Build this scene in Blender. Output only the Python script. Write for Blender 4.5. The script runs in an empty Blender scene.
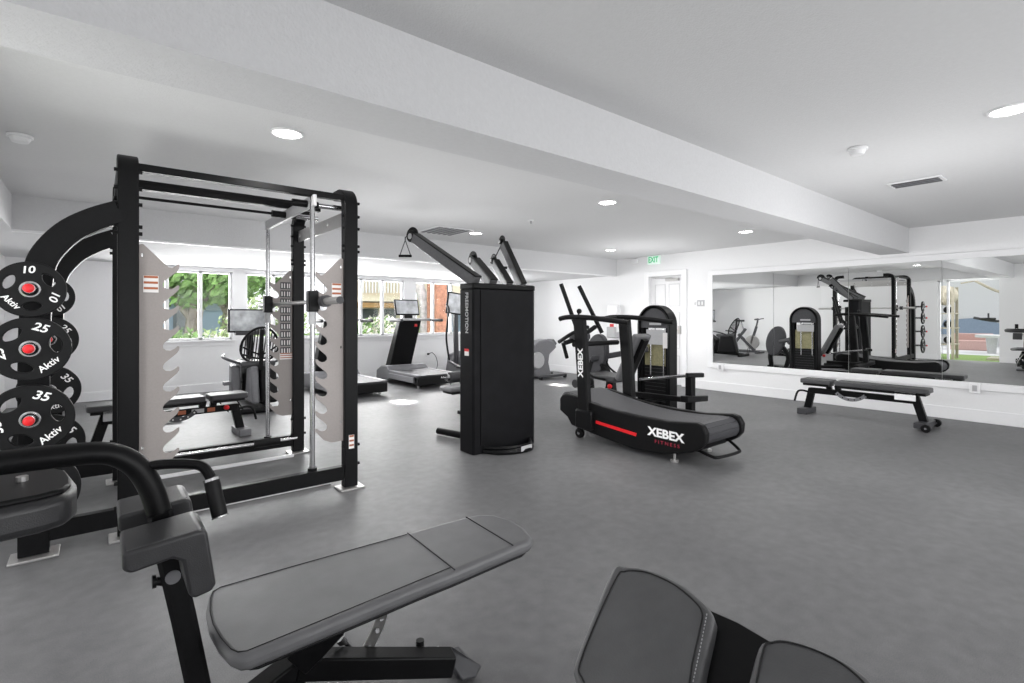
import bpy, bmesh, math, random
from mathutils import Vector, Matrix, Quaternion
random.seed(7)
SC = bpy.context.scene
COL = SC.collection
PI = math.pi
# ------------------------------------------------------------------ camera model
F, CX, HY, H = 508., 512., 316., 1.28
TH = math.atan2(623, 508)
FX, FY = math.cos(TH), math.sin(TH)
RX, RY = FY, -FX
def ray(px, py):
    u = (px - CX) / F; v = -(py - HY) / F
    return Vector((FX + u * RX, FY + u * RY, v))
def at(px, py, ax, val):
    """world point seen at a photo pixel on the plane ax = val"""
    d = ray(px, py); i = 'xyz'.index(ax); o = Vector((0, 0, H))
    return o + d * ((val - o[i]) / d[i])
def on_plane(px, py, p0, n):
    d = ray(px, py); o = Vector((0, 0, H))
    return o + d * ((p0 - o).dot(n) / d.dot(n))

# ------------------------------------------------------------------ materials
def mat(name, col, rough=0.5, metal=0.0, noise=0.0, nscale=40, bump=0.0, bscale=200, emit=0, spec=0.5, coat=0):
    m = bpy.data.materials.new(name); m.use_nodes = True
    nt = m.node_tree; b = nt.nodes['Principled BSDF']
    b.inputs['Roughness'].default_value = rough; b.inputs['Metallic'].default_value = metal
    b.inputs['Specular IOR Level'].default_value = spec
    b.inputs['Coat Weight'].default_value = coat
    c = (col[0], col[1], col[2], 1)
    tc = nt.nodes.new('ShaderNodeTexCoord')
    n = nt.nodes.new('ShaderNodeTexNoise'); n.inputs['Scale'].default_value = nscale; n.inputs['Detail'].default_value = 4
    nt.links.new(tc.outputs['Object'], n.inputs['Vector'])
    r = nt.nodes.new('ShaderNodeValToRGB')
    k = noise
    r.color_ramp.elements[0].position = .3; r.color_ramp.elements[1].position = .7
    r.color_ramp.elements[0].color = tuple(x * (1 - k) for x in col) + (1,)
    r.color_ramp.elements[1].color = tuple(min(1, x * (1 + k)) for x in col) + (1,)
    nt.links.new(n.outputs['Fac'], r.inputs['Fac']); nt.links.new(r.outputs['Color'], b.inputs['Base Color'])
    if bump:
        n2 = nt.nodes.new('ShaderNodeTexNoise'); n2.inputs['Scale'].default_value = bscale; n2.inputs['Detail'].default_value = 3
        nt.links.new(tc.outputs['Object'], n2.inputs['Vector'])
        bp = nt.nodes.new('ShaderNodeBump'); bp.inputs['Strength'].default_value = bump; bp.inputs['Distance'].default_value = .01
        nt.links.new(n2.outputs['Fac'], bp.inputs['Height']); nt.links.new(bp.outputs['Normal'], b.inputs['Normal'])
    if emit:
        b.inputs['Emission Color'].default_value = c; b.inputs['Emission Strength'].default_value = emit
    return m
M = dict(
    wall=mat('wall_paint', (.79, .79, .797), .7, noise=.01, bump=.08, bscale=150),
    ceil=mat('ceiling_paint', (.68, .68, .685), .85, noise=.015, bump=.25, bscale=120),
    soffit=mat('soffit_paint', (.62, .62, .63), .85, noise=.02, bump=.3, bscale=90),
    trim=mat('white_trim', (.82, .82, .83), .35, noise=.01),
    black=mat('black_powdercoat', (.004, .004, .0045), .4, noise=.2, nscale=60, bump=.05, bscale=500, spec=.2),
    black2=mat('black_plastic', (.0055, .0055, .006), .45, noise=.15, spec=.26),
    shroud=mat('dark_mesh_shroud', (.004, .004, .005), .55, noise=.3, nscale=9, spec=.2),
    dgrey=mat('dark_grey_plastic', (.045, .045, .05), .45, noise=.1),
    mgrey=mat('mid_grey_plastic', (.16, .16, .17), .4, noise=.08),
    arm=mat('satin_grey_arm', (.13, .13, .135), .38, metal=.3, noise=.1),
    lgrey=mat('light_grey_plastic', (.42, .42, .43), .4, noise=.05),
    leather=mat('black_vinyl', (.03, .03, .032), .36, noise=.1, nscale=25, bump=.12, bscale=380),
    leather_top=mat('pale_grey_vinyl', (.135, .135, .14), .42, noise=.08, nscale=14, bump=.1, bscale=380),  # even grey, palest of the vinyls
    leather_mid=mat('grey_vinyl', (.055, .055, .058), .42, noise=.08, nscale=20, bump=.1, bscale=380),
    leather_hip=mat('hip_pad_vinyl', (.095, .095, .098), .45, noise=.12, nscale=18, bump=.1, bscale=380),  # even grey for the hip pads, paler than the black vinyl
    stitch=mat('stitch_thread', (.012, .012, .013), .7),
    chrome=mat('chrome', (.72, .72, .73), .18, metal=1, noise=.03),
    steel=mat('brushed_steel', (.55, .54, .53), .35, metal=.8, noise=.06, nscale=80),
    beige=mat('sand_grey_steel', (.285, .26, .25), .5, metal=.2, noise=.04, nscale=120),
    red=mat('red_plastic', (.62, .015, .02), .35, noise=.05),
    white=mat('white_lettering', (.85, .85, .85), .5),
    redtxt=mat('dark_red_lettering', (.35, .02, .05), .5),
    orange=mat('orange_label', (.36, .11, .05), .6),
    paper=mat('label_paper', (.75, .73, .72), .6),
    belt=mat('ridged_belt', (.075, .075, .08), .55, noise=.12, nscale=90, bump=.3, bscale=250),
    glassdark=mat('dark_glass', (.05, .05, .055), .08, noise=.1),
    brass=mat('yellowed_weight_plate', (.28, .26, .14), .5, noise=.2),
    screen=mat('screen_glow', (.42, .43, .45), .15, noise=.5, nscale=6, emit=.25),
    screen_d=mat('screen_scene', (.25, .26, .27), .15, noise=.8, nscale=5, emit=.25),
    vent=mat('vent_dark', (.05, .05, .05), .7),
    lamp=mat('downlight_glow', (1, .99, .97), .5, emit=14),
    exitg=mat('exit_green', (.03, .45, .18), .5, emit=.3),
    exitw=mat('exit_panel', (.72, .85, .78), .4, emit=.25),
    turf=mat('turf', (.20, .30, .09), .9, noise=.25, nscale=30, bump=.4, bscale=300),
    lawn=mat('lawn', (.10, .22, .03), .9, noise=.4, nscale=5, bump=.4),
    leaf=mat('leaves', (.20, .34, .11), .6, noise=.55, nscale=4),
    leaf2=mat('pale_leaves', (.36, .46, .22), .6, noise=.4, nscale=5),
    petal=mat('white_blossom', (.85, .82, .74), .6, noise=.15),
    bark=mat('bark', (.30, .26, .23), .9, noise=.35, nscale=12, bump=.5, bscale=30),
    palebark=mat('pale_bark', (.58, .54, .55), .9, noise=.25, nscale=9, bump=.5, bscale=30),
    stucco=mat('beige_stucco', (.72, .64, .50), .8, noise=.06),
    beam=mat('wood_fascia', (.40, .24, .10), .7, noise=.2, nscale=6),
    dwin=mat('dark_window', (.12, .13, .15), .2, noise=.3, nscale=3),
    brick=mat('red_stone', (.45, .21, .14), .8, noise=.25, nscale=14, bump=.4, bscale=25),
    blue=mat('blue_grey_paint', (.22, .28, .36), .7, noise=.1),
    conc=mat('pale_concrete', (.60, .60, .61), .85, noise=.08, bump=.2),
    stone=mat('white_stones', (.75, .72, .68), .8, noise=.2, nscale=10),
    pink=mat('pink_bench', (.55, .36, .33), .6, noise=.1),
    tan=mat('tan_steel', (.42, .38, .30), .5, noise=.1),
    ball=mat('tan_exercise_ball', (.50, .45, .36), .4, noise=.05),
)
def floor_mat():
    m = bpy.data.materials.new('rubber_floor'); m.use_nodes = True
    nt = m.node_tree; b = nt.nodes['Principled BSDF']
    tc = nt.nodes.new('ShaderNodeTexCoord')
    def noise(s, d): 
        n = nt.nodes.new('ShaderNodeTexNoise'); n.inputs['Scale'].default_value = s; n.inputs['Detail'].default_value = d
        nt.links.new(tc.outputs['Object'], n.inputs['Vector']); return n
    n1 = noise(1.1, 5); n2 = noise(260, 2); n3 = noise(14, 6)
    r = nt.nodes.new('ShaderNodeValToRGB')
    r.color_ramp.elements[0].position = .3; r.color_ramp.elements[0].color = (.112, .112, .115, 1)
    r.color_ramp.elements[1].position = .72; r.color_ramp.elements[1].color = (.148, .148, .151, 1)
    nt.links.new(n1.outputs['Fac'], r.inputs['Fac'])
    r2 = nt.nodes.new('ShaderNodeValToRGB')
    r2.color_ramp.elements[0].position = .25; r2.color_ramp.elements[0].color = (.82, .82, .82, 1)
    r2.color_ramp.elements[1].position = .75; r2.color_ramp.elements[1].color = (1.15, 1.15, 1.15, 1)
    nt.links.new(n3.outputs['Fac'], r2.inputs['Fac'])
    r3 = nt.nodes.new('ShaderNodeValToRGB')
    r3.color_ramp.elements[0].position = .3; r3.color_ramp.elements[0].color = (.75, .75, .75, 1)
    r3.color_ramp.elements[1].position = .7; r3.color_ramp.elements[1].color = (1.2, 1.2, 1.2, 1)
    nt.links.new(n2.outputs['Fac'], r3.inputs['Fac'])
    def mul(a, c):
        x = nt.nodes.new('ShaderNodeMix'); x.data_type = 'RGBA'; x.blend_type = 'MULTIPLY'; x.inputs[0].default_value = 1
        nt.links.new(a, x.inputs[6]); nt.links.new(c, x.inputs[7]); return x.outputs[2]
    o = mul(mul(r.outputs['Color'], r2.outputs['Color']), r3.outputs['Color'])
    nt.links.new(o, b.inputs['Base Color'])
    b.inputs['Roughness'].default_value = .46
    b.inputs['Specular IOR Level'].default_value = .4
    bp = nt.nodes.new('ShaderNodeBump'); bp.inputs['Strength'].default_value = .25; bp.inputs['Distance'].default_value = .002
    nt.links.new(n2.outputs['Fac'], bp.inputs['Height']); nt.links.new(bp.outputs['Normal'], b.inputs['Normal'])
    return m
M['floor'] = floor_mat()
def mirror_mat():
    m = bpy.data.materials.new('mirror_glass'); m.use_nodes = True
    nt = m.node_tree; b = nt.nodes['Principled BSDF']
    b.inputs['Metallic'].default_value = 1; b.inputs['Roughness'].default_value = 0.0
    n = nt.nodes.new('ShaderNodeTexNoise'); n.inputs['Scale'].default_value = 1
    r = nt.nodes.new('ShaderNodeValToRGB')
    r.color_ramp.elements[0].color = (.90, .91, .90, 1); r.color_ramp.elements[1].color = (.92, .93, .92, 1)
    nt.links.new(n.outputs['Fac'], r.inputs['Fac']); nt.links.new(r.outputs['Color'], b.inputs['Base Color'])
    return m
M['mirror'] = mirror_mat()
def pane_mat():
    m = bpy.data.materials.new('clear_pane'); m.use_nodes = True
    nt = m.node_tree; nt.nodes.clear()
    o = nt.nodes.new('ShaderNodeOutputMaterial'); t = nt.nodes.new('ShaderNodeBsdfTransparent')
    g = nt.nodes.new('ShaderNodeBsdfGlossy'); g.inputs['Roughness'].default_value = .02
    mx = nt.nodes.new('ShaderNodeMixShader'); fr = nt.nodes.new('ShaderNodeFresnel'); fr.inputs['IOR'].default_value = 1.25
    nt.links.new(fr.outputs[0], mx.inputs[0]); nt.links.new(t.outputs[0], mx.inputs[1]); nt.links.new(g.outputs[0], mx.inputs[2])
    nt.links.new(mx.outputs[0], o.inputs['Surface'])
    return m
M['pane'] = pane_mat()
def mesh_mat():
    # open woven seat mesh
    m = bpy.data.materials.new('woven_seat_mesh'); m.use_nodes = True
    nt = m.node_tree; b = nt.nodes['Principled BSDF']; b.inputs['Base Color'].default_value = (.03, .03, .03, 1)
    o = [n for n in nt.nodes if n.type == 'OUTPUT_MATERIAL'][0]
    tc = nt.nodes.new('ShaderNodeTexCoord'); w = nt.nodes.new('ShaderNodeTexWave'); w.inputs['Scale'].default_value = 9
    nt.links.new(tc.outputs['Object'], w.inputs['Vector'])
    t = nt.nodes.new('ShaderNodeBsdfTransparent'); mx = nt.nodes.new('ShaderNodeMixShader')
    r = nt.nodes.new('ShaderNodeMath'); r.operation = 'GREATER_THAN'; r.inputs[1].default_value = .45
    nt.links.new(w.outputs['Fac'], r.inputs[0]); nt.links.new(r.outputs[0], mx.inputs[0])
    nt.links.new(b.outputs[0], mx.inputs[1]); nt.links.new(t.outputs[0], mx.inputs[2]); nt.links.new(mx.outputs[0], o.inputs['Surface'])
    return m
M['seatmesh'] = mesh_mat()

# ------------------------------------------------------------------ mesh builder
def V(*a): return Vector(a[0]) if len(a) == 1 else Vector(a)
SPLIT = {'bolt', 'guide_rod', 'base_leg', 'swing_arm', 'pedal', 'side_grip', 'seat_handle', 'transport_wheel', 'lower_grip', 'smith_bar_', 'bracket', 'instruction_placard',
         'tower_badge', 'tower_side_panel', 'base_ring', 'foot', 'levelling_foot', 'arm_rail'}
def islands(bm):
    bm.verts.index_update(); seen = set(); out = []
    for v in bm.verts:
        if v.index in seen: continue
        st = [v]; seen.add(v.index); isl = []
        while st:
            a = st.pop(); isl.append(a)
            for e in a.link_edges:
                b = e.other_vert(a)
                if b.index not in seen: seen.add(b.index); st.append(b)
        out.append(isl)
    return out
class MB:
    def __init__(s): s.bm = bmesh.new()
    def box(s, lo, hi, rot=None, piv=None):
        lo, hi = V(lo), V(hi); c = (lo + hi) / 2; d = hi - lo
        r = bmesh.ops.create_cube(s.bm, size=1)
        mt = Matrix.Translation(c) @ Matrix.Diagonal((d.x, d.y, d.z, 1))
        if rot is not None:
            p = V(piv) if piv is not None else c
            mt = Matrix.Translation(p) @ rot.to_4x4() @ Matrix.Translation(-p) @ mt
        bmesh.ops.transform(s.bm, matrix=mt, verts=r['verts']); return s
    def bar(s, p0, p1, w, h, up=(0, 0, 1)):
        """rectangular bar: w across, h along up"""
        p0, p1 = V(p0), V(p1); z = (p1 - p0); L = z.length; z.normalize()
        u = V(up); x = u.cross(z)
        if x.length < 1e-4: x = V(1, 0, 0).cross(z)
        x.normalize(); y = z.cross(x)
        r = bmesh.ops.create_cube(s.bm, size=1)
        m = Matrix((x, y, z)).transposed().to_4x4()
        bmesh.ops.transform(s.bm, matrix=Matrix.Translation((p0 + p1) / 2) @ m @ Matrix.Diagonal((w, h, L, 1)), verts=r['verts']); return s
    def cyl(s, p0, p1, r1, r2=None, seg=20):
        p0, p1 = V(p0), V(p1); z = p1 - p0; L = z.length
        r = bmesh.ops.create_cone(s.bm, cap_ends=True, segments=seg, radius1=r1, radius2=r1 if r2 is None else r2, depth=L)
        q = V(0, 0, 1).rotation_difference(z.normalized())
        bmesh.ops.transform(s.bm, matrix=Matrix.Translation((p0 + p1) / 2) @ q.to_matrix().to_4x4(), verts=r['verts']); return s
    def sph(s, c, r, sc=(1, 1, 1), seg=16, rot=None):
        k = bmesh.ops.create_uvsphere(s.bm, u_segments=seg, v_segments=max(8, seg // 2), radius=r)
        mt = Matrix.Translation(V(c)) @ (rot.to_4x4() if rot else Matrix.Identity(4)) @ Matrix.Diagonal((sc[0], sc[1], sc[2], 1))
        bmesh.ops.transform(s.bm, matrix=mt, verts=k['verts']); return s
    def prof(s, pts, prof, up=(0, 0, 1), closed=False):
        """sweep a closed 2D profile along points"""
        pts = [V(p) for p in pts]; n = len(pts); rings = []
        px = None
        for i, p in enumerate(pts):
            a = pts[i - 1] if (i > 0 or closed) else pts[0]; b = pts[(i + 1) % n] if (i < n - 1 or closed) else pts[-1]
            t = (b - a).normalized(); u = V(up)
            x = u.cross(t)
            if x.length < .05: x = px if px is not None else V(1, 0, 0).cross(t)
            x = (x - t * x.dot(t)).normalized()
            if px is not None and x.dot(px) < 0: x = -x
            px = x; y = t.cross(x)
            rings.append([s.bm.verts.new(p + x * q[0] + y * q[1]) for q in prof])
        m = len(prof)
        for i in range(n if closed else n - 1):
            A = rings[i]; B = rings[(i + 1) % n]
            for j in range(m):
                s.bm.faces.new((A[j], A[(j + 1) % m], B[(j + 1) % m], B[j]))
        if not closed:
            s.bm.faces.new(rings[0][::-1]); s.bm.faces.new(rings[-1])
        return s
    def tube(s, pts, r, seg=10, up=(0, 0, 1), closed=False):
        return s.prof(pts, [(r * math.cos(2 * PI * k / seg), r * math.sin(2 * PI * k / seg)) for k in range(seg)], up, closed)
    def rtube(s, pts, w, h, up=(0, 0, 1)):
        b = min(w, h) * .18; a, c = w / 2, h / 2
        return s.prof(pts, [(-a, -c + b), (-a + b, -c), (a - b, -c), (a, -c + b), (a, c - b), (a - b, c), (-a + b, c), (-a, c - b)], up)
    def prism(s, poly, ext):
        """3D polygon extruded by vector"""
        e = V(ext); a = [s.bm.verts.new(V(p)) for p in poly]; b = [s.bm.verts.new(V(p) + e) for p in poly]; n = len(a)
        s.bm.faces.new(a); s.bm.faces.new(b[::-1])
        for i in range(n): s.bm.faces.new((a[i], b[i], b[(i + 1) % n], a[(i + 1) % n]))
        return s
    def build(s, name, m, parent=None, bevel=0, seg=2, origin=None, sharp=35):
        if name in SPLIT and parent is not None:
            isl = islands(s.bm)
            if len(isl) > 1:
                last = None
                for vs in isl:
                    k = s.bm.copy(); k.verts.ensure_lookup_table()
                    ids = {v.index for v in vs}
                    bmesh.ops.delete(k, geom=[v for v in k.verts if v.index not in ids], context='VERTS')
                    t = MB(); t.bm.free(); t.bm = k
                    last = t._build(name, m, parent, bevel, seg, origin, sharp)
                s.bm.free(); return last
        return s._build(name, m, parent, bevel, seg, origin, sharp)
    def _build(s, name, m, parent=None, bevel=0, seg=2, origin=None, sharp=35):
        bm = s.bm
        bmesh.ops.recalc_face_normals(bm, faces=bm.faces)
        for f in bm.faces: f.smooth = True
        for e in bm.edges:
            if len(e.link_faces) == 2 and e.calc_face_angle(0) > math.radians(sharp): e.smooth = False
        if origin is not None: bmesh.ops.translate(bm, verts=bm.verts, vec=-V(origin))
        me = bpy.data.meshes.new(name); bm.to_mesh(me); bm.free()
        me.materials.append(m)
        o = bpy.data.objects.new(name, me); COL.objects.link(o)
        if origin is not None: o.location = V(origin)
        if bevel:
            b = o.modifiers.new('bevel', 'BEVEL'); b.width = bevel; b.segments = seg; b.limit_method = 'ANGLE'; b.angle_limit = math.radians(35)
            b.harden_normals = False
        if parent: attach(o, parent)
        return o
def attach(o, parent):
    # keeps world placement for geometry written in world coordinates when the parent is moved only
    o.parent = parent
    o.matrix_parent_inverse = WORLD_OF[parent.name].inverted() if parent.name in WORLD_OF else Matrix.Identity(4)
WORLD_OF = {}
def thing(name, label, cat, loc=(0, 0, 0), rotz=0, group=None, world=True):
    """Empty at the base. world=True: children are written in world coordinates; False: in local ones."""
    o = bpy.data.objects.new(name, None); COL.objects.link(o); o.location = loc; o.rotation_euler = (0, 0, rotz)
    o.empty_display_size = .1
    if world: WORLD_OF[o.name] = Matrix.Translation(V(loc)) @ Matrix.Rotation(rotz, 4, 'Z')
    o['label'] = label; o['category'] = cat
    if group: o['group'] = group
    return o
def tag(o, label, cat, group=None):
    o['label'] = label; o['category'] = cat
    if group: o['group'] = group
    return o
def struct(name, mb, m, bevel=0, parent=None):
    o = mb.build(name, m, parent, bevel)
    o['kind'] = 'structure'; return o
def shape2d(name, outer, holes, depth, origin, xd, yd, m, parent=None, bevel=0):
    """flat plate with holes from 2D outlines; (u,v)->origin+u*xd+v*yd, thickness depth centred"""
    cu = bpy.data.curves.new(name, 'CURVE'); cu.dimensions = '2D'; cu.fill_mode = 'BOTH'; cu.extrude = max(depth / 2 - bevel, .0005); cu.bevel_depth = bevel; cu.bevel_resolution = 1
    for loop in [outer] + holes:
        sp = cu.splines.new('POLY'); sp.points.add(len(loop) - 1); sp.use_cyclic_u = True
        for i, p in enumerate(loop): sp.points[i].co = (p[0], p[1], 0, 1)
    return from_curve(cu, name, origin, xd, yd, m, parent)
def from_curve(cu, name, origin, xd, yd, m, parent):
    t = bpy.data.objects.new('tmp', cu); COL.objects.link(t)
    dg = bpy.context.evaluated_depsgraph_get(); dg.update()
    me = bpy.data.meshes.new_from_object(t.evaluated_get(dg))
    bpy.data.objects.remove(t); bpy.data.curves.remove(cu)
    xd, yd = V(xd).normalized(), V(yd).normalized(); n = xd.cross(yd)
    me.transform(Matrix.Translation(V(origin)) @ Matrix((xd, yd, n)).transposed().to_4x4())
    me.name = name; me.materials.clear(); me.materials.append(m)
    o = bpy.data.objects.new(name, me); COL.objects.link(o)
    if parent: attach(o, parent)
    return o
def text(name, s, size, origin, xd, yd, m, parent=None, sx=1.0, shear=0.0, thick=.0012, off=0.0, align='CENTER', spacing=1):
    cu = bpy.data.curves.new(name, 'FONT'); cu.body = s; cu.size = size; cu.extrude = thick; cu.offset = off; cu.shear = shear
    cu.align_x = align; cu.align_y = 'CENTER'; cu.space_character = spacing
    xd = V(xd).normalized(); yd = V(yd).normalized()
    o = from_curve(cu, name, (0, 0, 0), (1, 0, 0), (0, 1, 0), m, None)
    n = xd.cross(yd)
    o.data.transform(Matrix.Translation(V(origin)) @ Matrix((xd, yd, n)).transposed().to_4x4() @ Matrix.Diagonal((sx, 1, 1, 1)))
    if parent: attach(o, parent)
    return o
def arcpts(c, r, a0, a1, n, ax1, ax2):
    c, ax1, ax2 = V(c), V(ax1), V(ax2)
    return [c + ax1 * (r * math.cos(a0 + (a1 - a0) * k / n)) + ax2 * (r * math.sin(a0 + (a1 - a0) * k / n)) for k in range(n + 1)]
def smooth_path(pts, n=5, cyc=False):
    pts = [V(p) for p in pts]; out = []; L = len(pts)
    for i in range(L if cyc else L - 1):
        p0 = pts[(i - 1) % L] if (cyc or i > 0) else pts[0]; p1 = pts[i]; p2 = pts[(i + 1) % L]; p3 = pts[(i + 2) % L] if (cyc or i + 2 < L) else pts[-1]
        for k in range(n):
            t = k / n
            out.append(.5 * ((2 * p1) + (p2 - p0) * t + (2 * p0 - 5 * p1 + 4 * p2 - p3) * t * t + (3 * p1 - p0 - 3 * p2 + p3) * t ** 3))
    if not cyc: out.append(pts[-1])
    return out
def dup(root, loc, rotz=0, label=None):
    r = root.copy(); COL.objects.link(r); r.location = loc; r.rotation_euler = (0, 0, rotz)
    if label: r['label'] = label
    for ch in list(root.children):
        c = ch.copy(); COL.objects.link(c); c.parent = r
        for g in list(ch.children):
            d = g.copy(); COL.objects.link(d); d.parent = c
    return r

# ================================================================== THE ROOM
XL, XR, YN, YF = -1.0, 8.23, -3.2, 9.9
ZC, ZB = 2.43, 2.105
YS = 6.70
struct('floor', MB().box((XL - .15, YN - .15, -.1), (XR + .15, YF + .15, 0)), M['floor'])
struct('ceiling', MB().box((XL - .15, YN - .15, ZC), (XR + .15, YF + .15, ZC + .12)), M['ceil'])
struct('trim_ceiling_beam', MB().box((XL, 1.87, ZB), (XR, 2.19, ZC)), M['soffit'])
struct('trim_window_soffit', MB().box((XL, YS, ZB), (XR, YF, ZC)), M['soffit'])
struct('trim_side_soffit', MB().box((XL, 2.19, ZB), (-.63, YS, ZC)), M['soffit'])
struct('trim_soffit_edge', MB().box((-.63, YS + .02, ZB - .022), (XR, YS + .06, ZB)), M['trim'])
# windows (Y = YF)
WZ0, WZ1 = .875, 2.04
WIN = [(.40, 1.81), (2.02, 3.43), (3.68, 5.09), (5.36, 6.77)]
mb = MB()
xs = [XL - .15]
for a, b in WIN:
    mb.box((xs[-1], YF, 0), (a, YF + .15, ZB)); mb.box((a, YF, 0), (b, YF + .15, WZ0)); mb.box((a, YF, WZ1), (b, YF + .15, ZB)); xs.append(b)
mb.box((xs[-1], YF, 0), (XR + .15, YF + .15, ZB))
struct('wall_back', mb, M['wall'])
for i, (a, b) in enumerate(WIN):
    y0, y1 = YF + .04, YF + .10
    w = MB(); fw = .035
    w.box((a, y0, WZ0), (a + fw, y1, WZ1)).box((b - fw, y0, WZ0), (b, y1, WZ1)).box((a, y0, WZ0), (b, y1, WZ0 + fw)).box((a, y0, WZ1 - fw), (b, y1, WZ1))
    for k in (1, 2):
        x = a + (b - a) * k / 3; w.box((x - .028, y0, WZ0), (x + .028, y1, WZ1))
    o = struct('window_%d' % (i + 1), w, M['trim'], .003)
    c = MB(); c.box((a - .03, YF - .012, WZ1), (b + .03, YF, WZ1 + .05))
    c.box((a - .05, YF - .05, WZ0 - .03), (b + .05, YF + .04, WZ0)); c.box((a - .03, YF - .015, WZ0 - .10), (b + .03, YF, WZ0 - .03))
    struct('window_sill', c, M['trim'], .003, o)
    struct('window_pane', MB().box((a + .01, YF + .066, WZ0 + .01), (b - .01, YF + .072, WZ1 - .01)), M['pane'], 0, o)
    WORLD_OF.pop('x', None)
struct('baseboard_back', MB().box((XL, YF - .015, 0), (XR, YF, .14)), M['trim'], .003)
# right wall with door hole
DY0, DY1, DZ = 5.203, 5.917, 2.03
mb = MB(); mb.box((XR, YN, 0), (XR + .15, DY0, ZC)).box((XR, DY1, 0), (XR + .15, YF, ZC)).box((XR, DY0, DZ), (XR + .15, DY1, ZC))
struct('wall_right', mb, M['wall'])
struct('baseboard_right', MB().box((XR - .016, YN, 0), (XR, DY0 - .12, .15)).box((XR - .016, DY1 + .12, 0), (XR, YF, .15)), M['trim'], .003)
struct('trim_door_casing', MB().box((XR - .02, DY0 - .1, 0), (XR, DY0, DZ + .1)).box((XR - .02, DY1, 0), (XR, DY1 + .1, DZ + .1)).box((XR - .02, DY0, DZ), (XR, DY1, DZ + .1)), M['trim'], .004)
d = MB(); x0 = XR + .07
d.box((x0, DY0 + .005, .01), (x0 + .04, DY1 - .005, DZ - .005))
dw = (DY1 - DY0)
door = struct('door_1', d, M['wall'])
p = MB()
for ya, yb in ((DY0 + .09, DY0 + dw / 2 - .035), (DY0 + dw / 2 + .035, DY1 - .09)):
    for za, zb in ((.2, .55), (.68, 1.36), (1.46, 1.88)):
        for q in (((x0 - .006, ya, za), (x0, yb, za + .014)), ((x0 - .006, ya, zb - .014), (x0, yb, zb)), ((x0 - .006, ya, za), (x0, ya + .014, zb)), ((x0 - .006, yb - .014, za), (x0, yb, zb))): p.box(*q)
struct('door_panel_moulding', p, M['soffit'], .002, door)
h = MB(); h.box((x0 - .06, DY0 + .04, .95), (x0, DY0 + .1, 1.10)).cyl((x0 - .05, DY0 + .05, 1.02), (x0 - .05, DY0 + .19, 1.02), .014)
struct('door_handle', h, M['steel'], .002, door)
h = MB(); h.box((x0 - .06, DY0 + .1, DZ - .10), (x0, DY0 + .36, DZ - .05)).bar((x0 - .07, DY0 + .2, DZ - .05), (x0 - .14, DY0 + .52, DZ - .04), .02, .012).bar((x0 - .14, DY0 + .52, DZ - .035), (x0 - .02, DY1 - .06, DZ - .02), .02, .012)
struct('door_closer', h, M['steel'], .002, door)
# left wall with the wide opening to the turf yard and a white door
OY0, OY1, OZ = 2.14, 3.34, 2.11
mb = MB(); mb.box((XL - .15, YN, 0), (XL, OY0, ZC)).box((XL - .15, OY1, 0), (XL, YF, ZC)).box((XL - .15, OY0, OZ), (XL, OY1, ZC))
struct('wall_left', mb, M['wall'])
struct('baseboard_left', MB().box((XL, YN, 0), (XL + .015, OY0, .14)).box((XL, OY1, 0), (XL + .015, 5.2, .14)).box((XL, 6.2, 0), (XL + .015, YF, .14)), M['trim'])
o = struct('door_2', MB().box((XL - .10, OY1 - .05, 0), (XL - .04, OY1, OZ)).box((XL - .10, OY1 - .23, 0), (XL - .04, OY1 - .18, OZ)).box((XL - .10, OY0, OZ - .04), (XL - .04, OY1, OZ)), M['trim'], .003)
struct('door_pane', MB().box((XL - .075, OY1 - .19, .02), (XL - .069, OY1 - .04, OZ - .04)), M['pane'], 0, o)
struct('door_3', MB().box((XL, 5.25, 0), (XL + .03, 6.15, 2.05)), M['trim'], .01)
# unseen near wall, its wide glazing added to let light in
mb = MB(); mb.box((XL - .15, YN - .15, 0), (XR + .15, YN, .3)).box((XL - .15, YN - .15, 2.25), (XR + .15, YN, ZC)).box((XL - .15, YN - .15, 0), (0, YN, ZC)).box((7.2, YN - .15, 0), (XR + .15, YN, ZC)).box((3.5, YN - .15, 0), (3.7, YN, ZC))
struct('wall_front', mb, M['wall'])
for i, (a, b) in enumerate(((0, 3.5), (3.7, 7.2))):
    o = struct('window_%d' % (5 + i), MB().box((a, YN - .1, .3), (a + .05, YN - .04, 2.25)).box((b - .05, YN - .1, .3), (b, YN - .04, 2.25)).box((a, YN - .1, .3), (b, YN - .04, .35)).box((a, YN - .1, 2.2), (b, YN - .04, 2.25)), M['trim'])
    struct('window_pane', MB().box((a + .02, YN - .073, .32), (b - .02, YN - .067, 2.23)), M['pane'], 0, o)

# mirrors
MY1, MY0, MZ0, MZ1 = 4.60, .50, .477, 1.98
seams = [MY1, 3.58, 2.555, 1.53, MY0]
mlab = ['wall mirror panel nearest the white door, showing the reflected blank wall', 'wall mirror panel reflecting the arched weight machine, second from the door',
        'wall mirror panel behind the flat bench, reflecting the black smith machine', 'wall mirror panel farthest from the door, reflecting the opening to green turf']
for i in range(4):
    a, b = seams[i + 1], seams[i]
    m_ = MB().box((-.003, a + .0025, 0), (.003, b - .0025, MZ1 - MZ0)).build('wall_mirror', M['mirror'])
    m_.location = (XR - .008, 0, MZ0); m_.rotation_euler = (0, -.0065, 0)
    tag(m_, mlab[i], 'mirror', 'mirror panels along the right wall')
struct('trim_mirror_frame', MB().box((XR - .026, MY1, MZ0 - .09), (XR, MY1 + .09, MZ1 + .08)).box((XR - .026, MY0 - .09, MZ0 - .09), (XR, MY0, MZ1 + .08))
       .box((XR - .026, MY0, MZ0 - .09), (XR, MY1, MZ0)).box((XR - .026, MY0, MZ1), (XR, MY1, MZ1 + .08)), M['trim'], .004)
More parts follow.
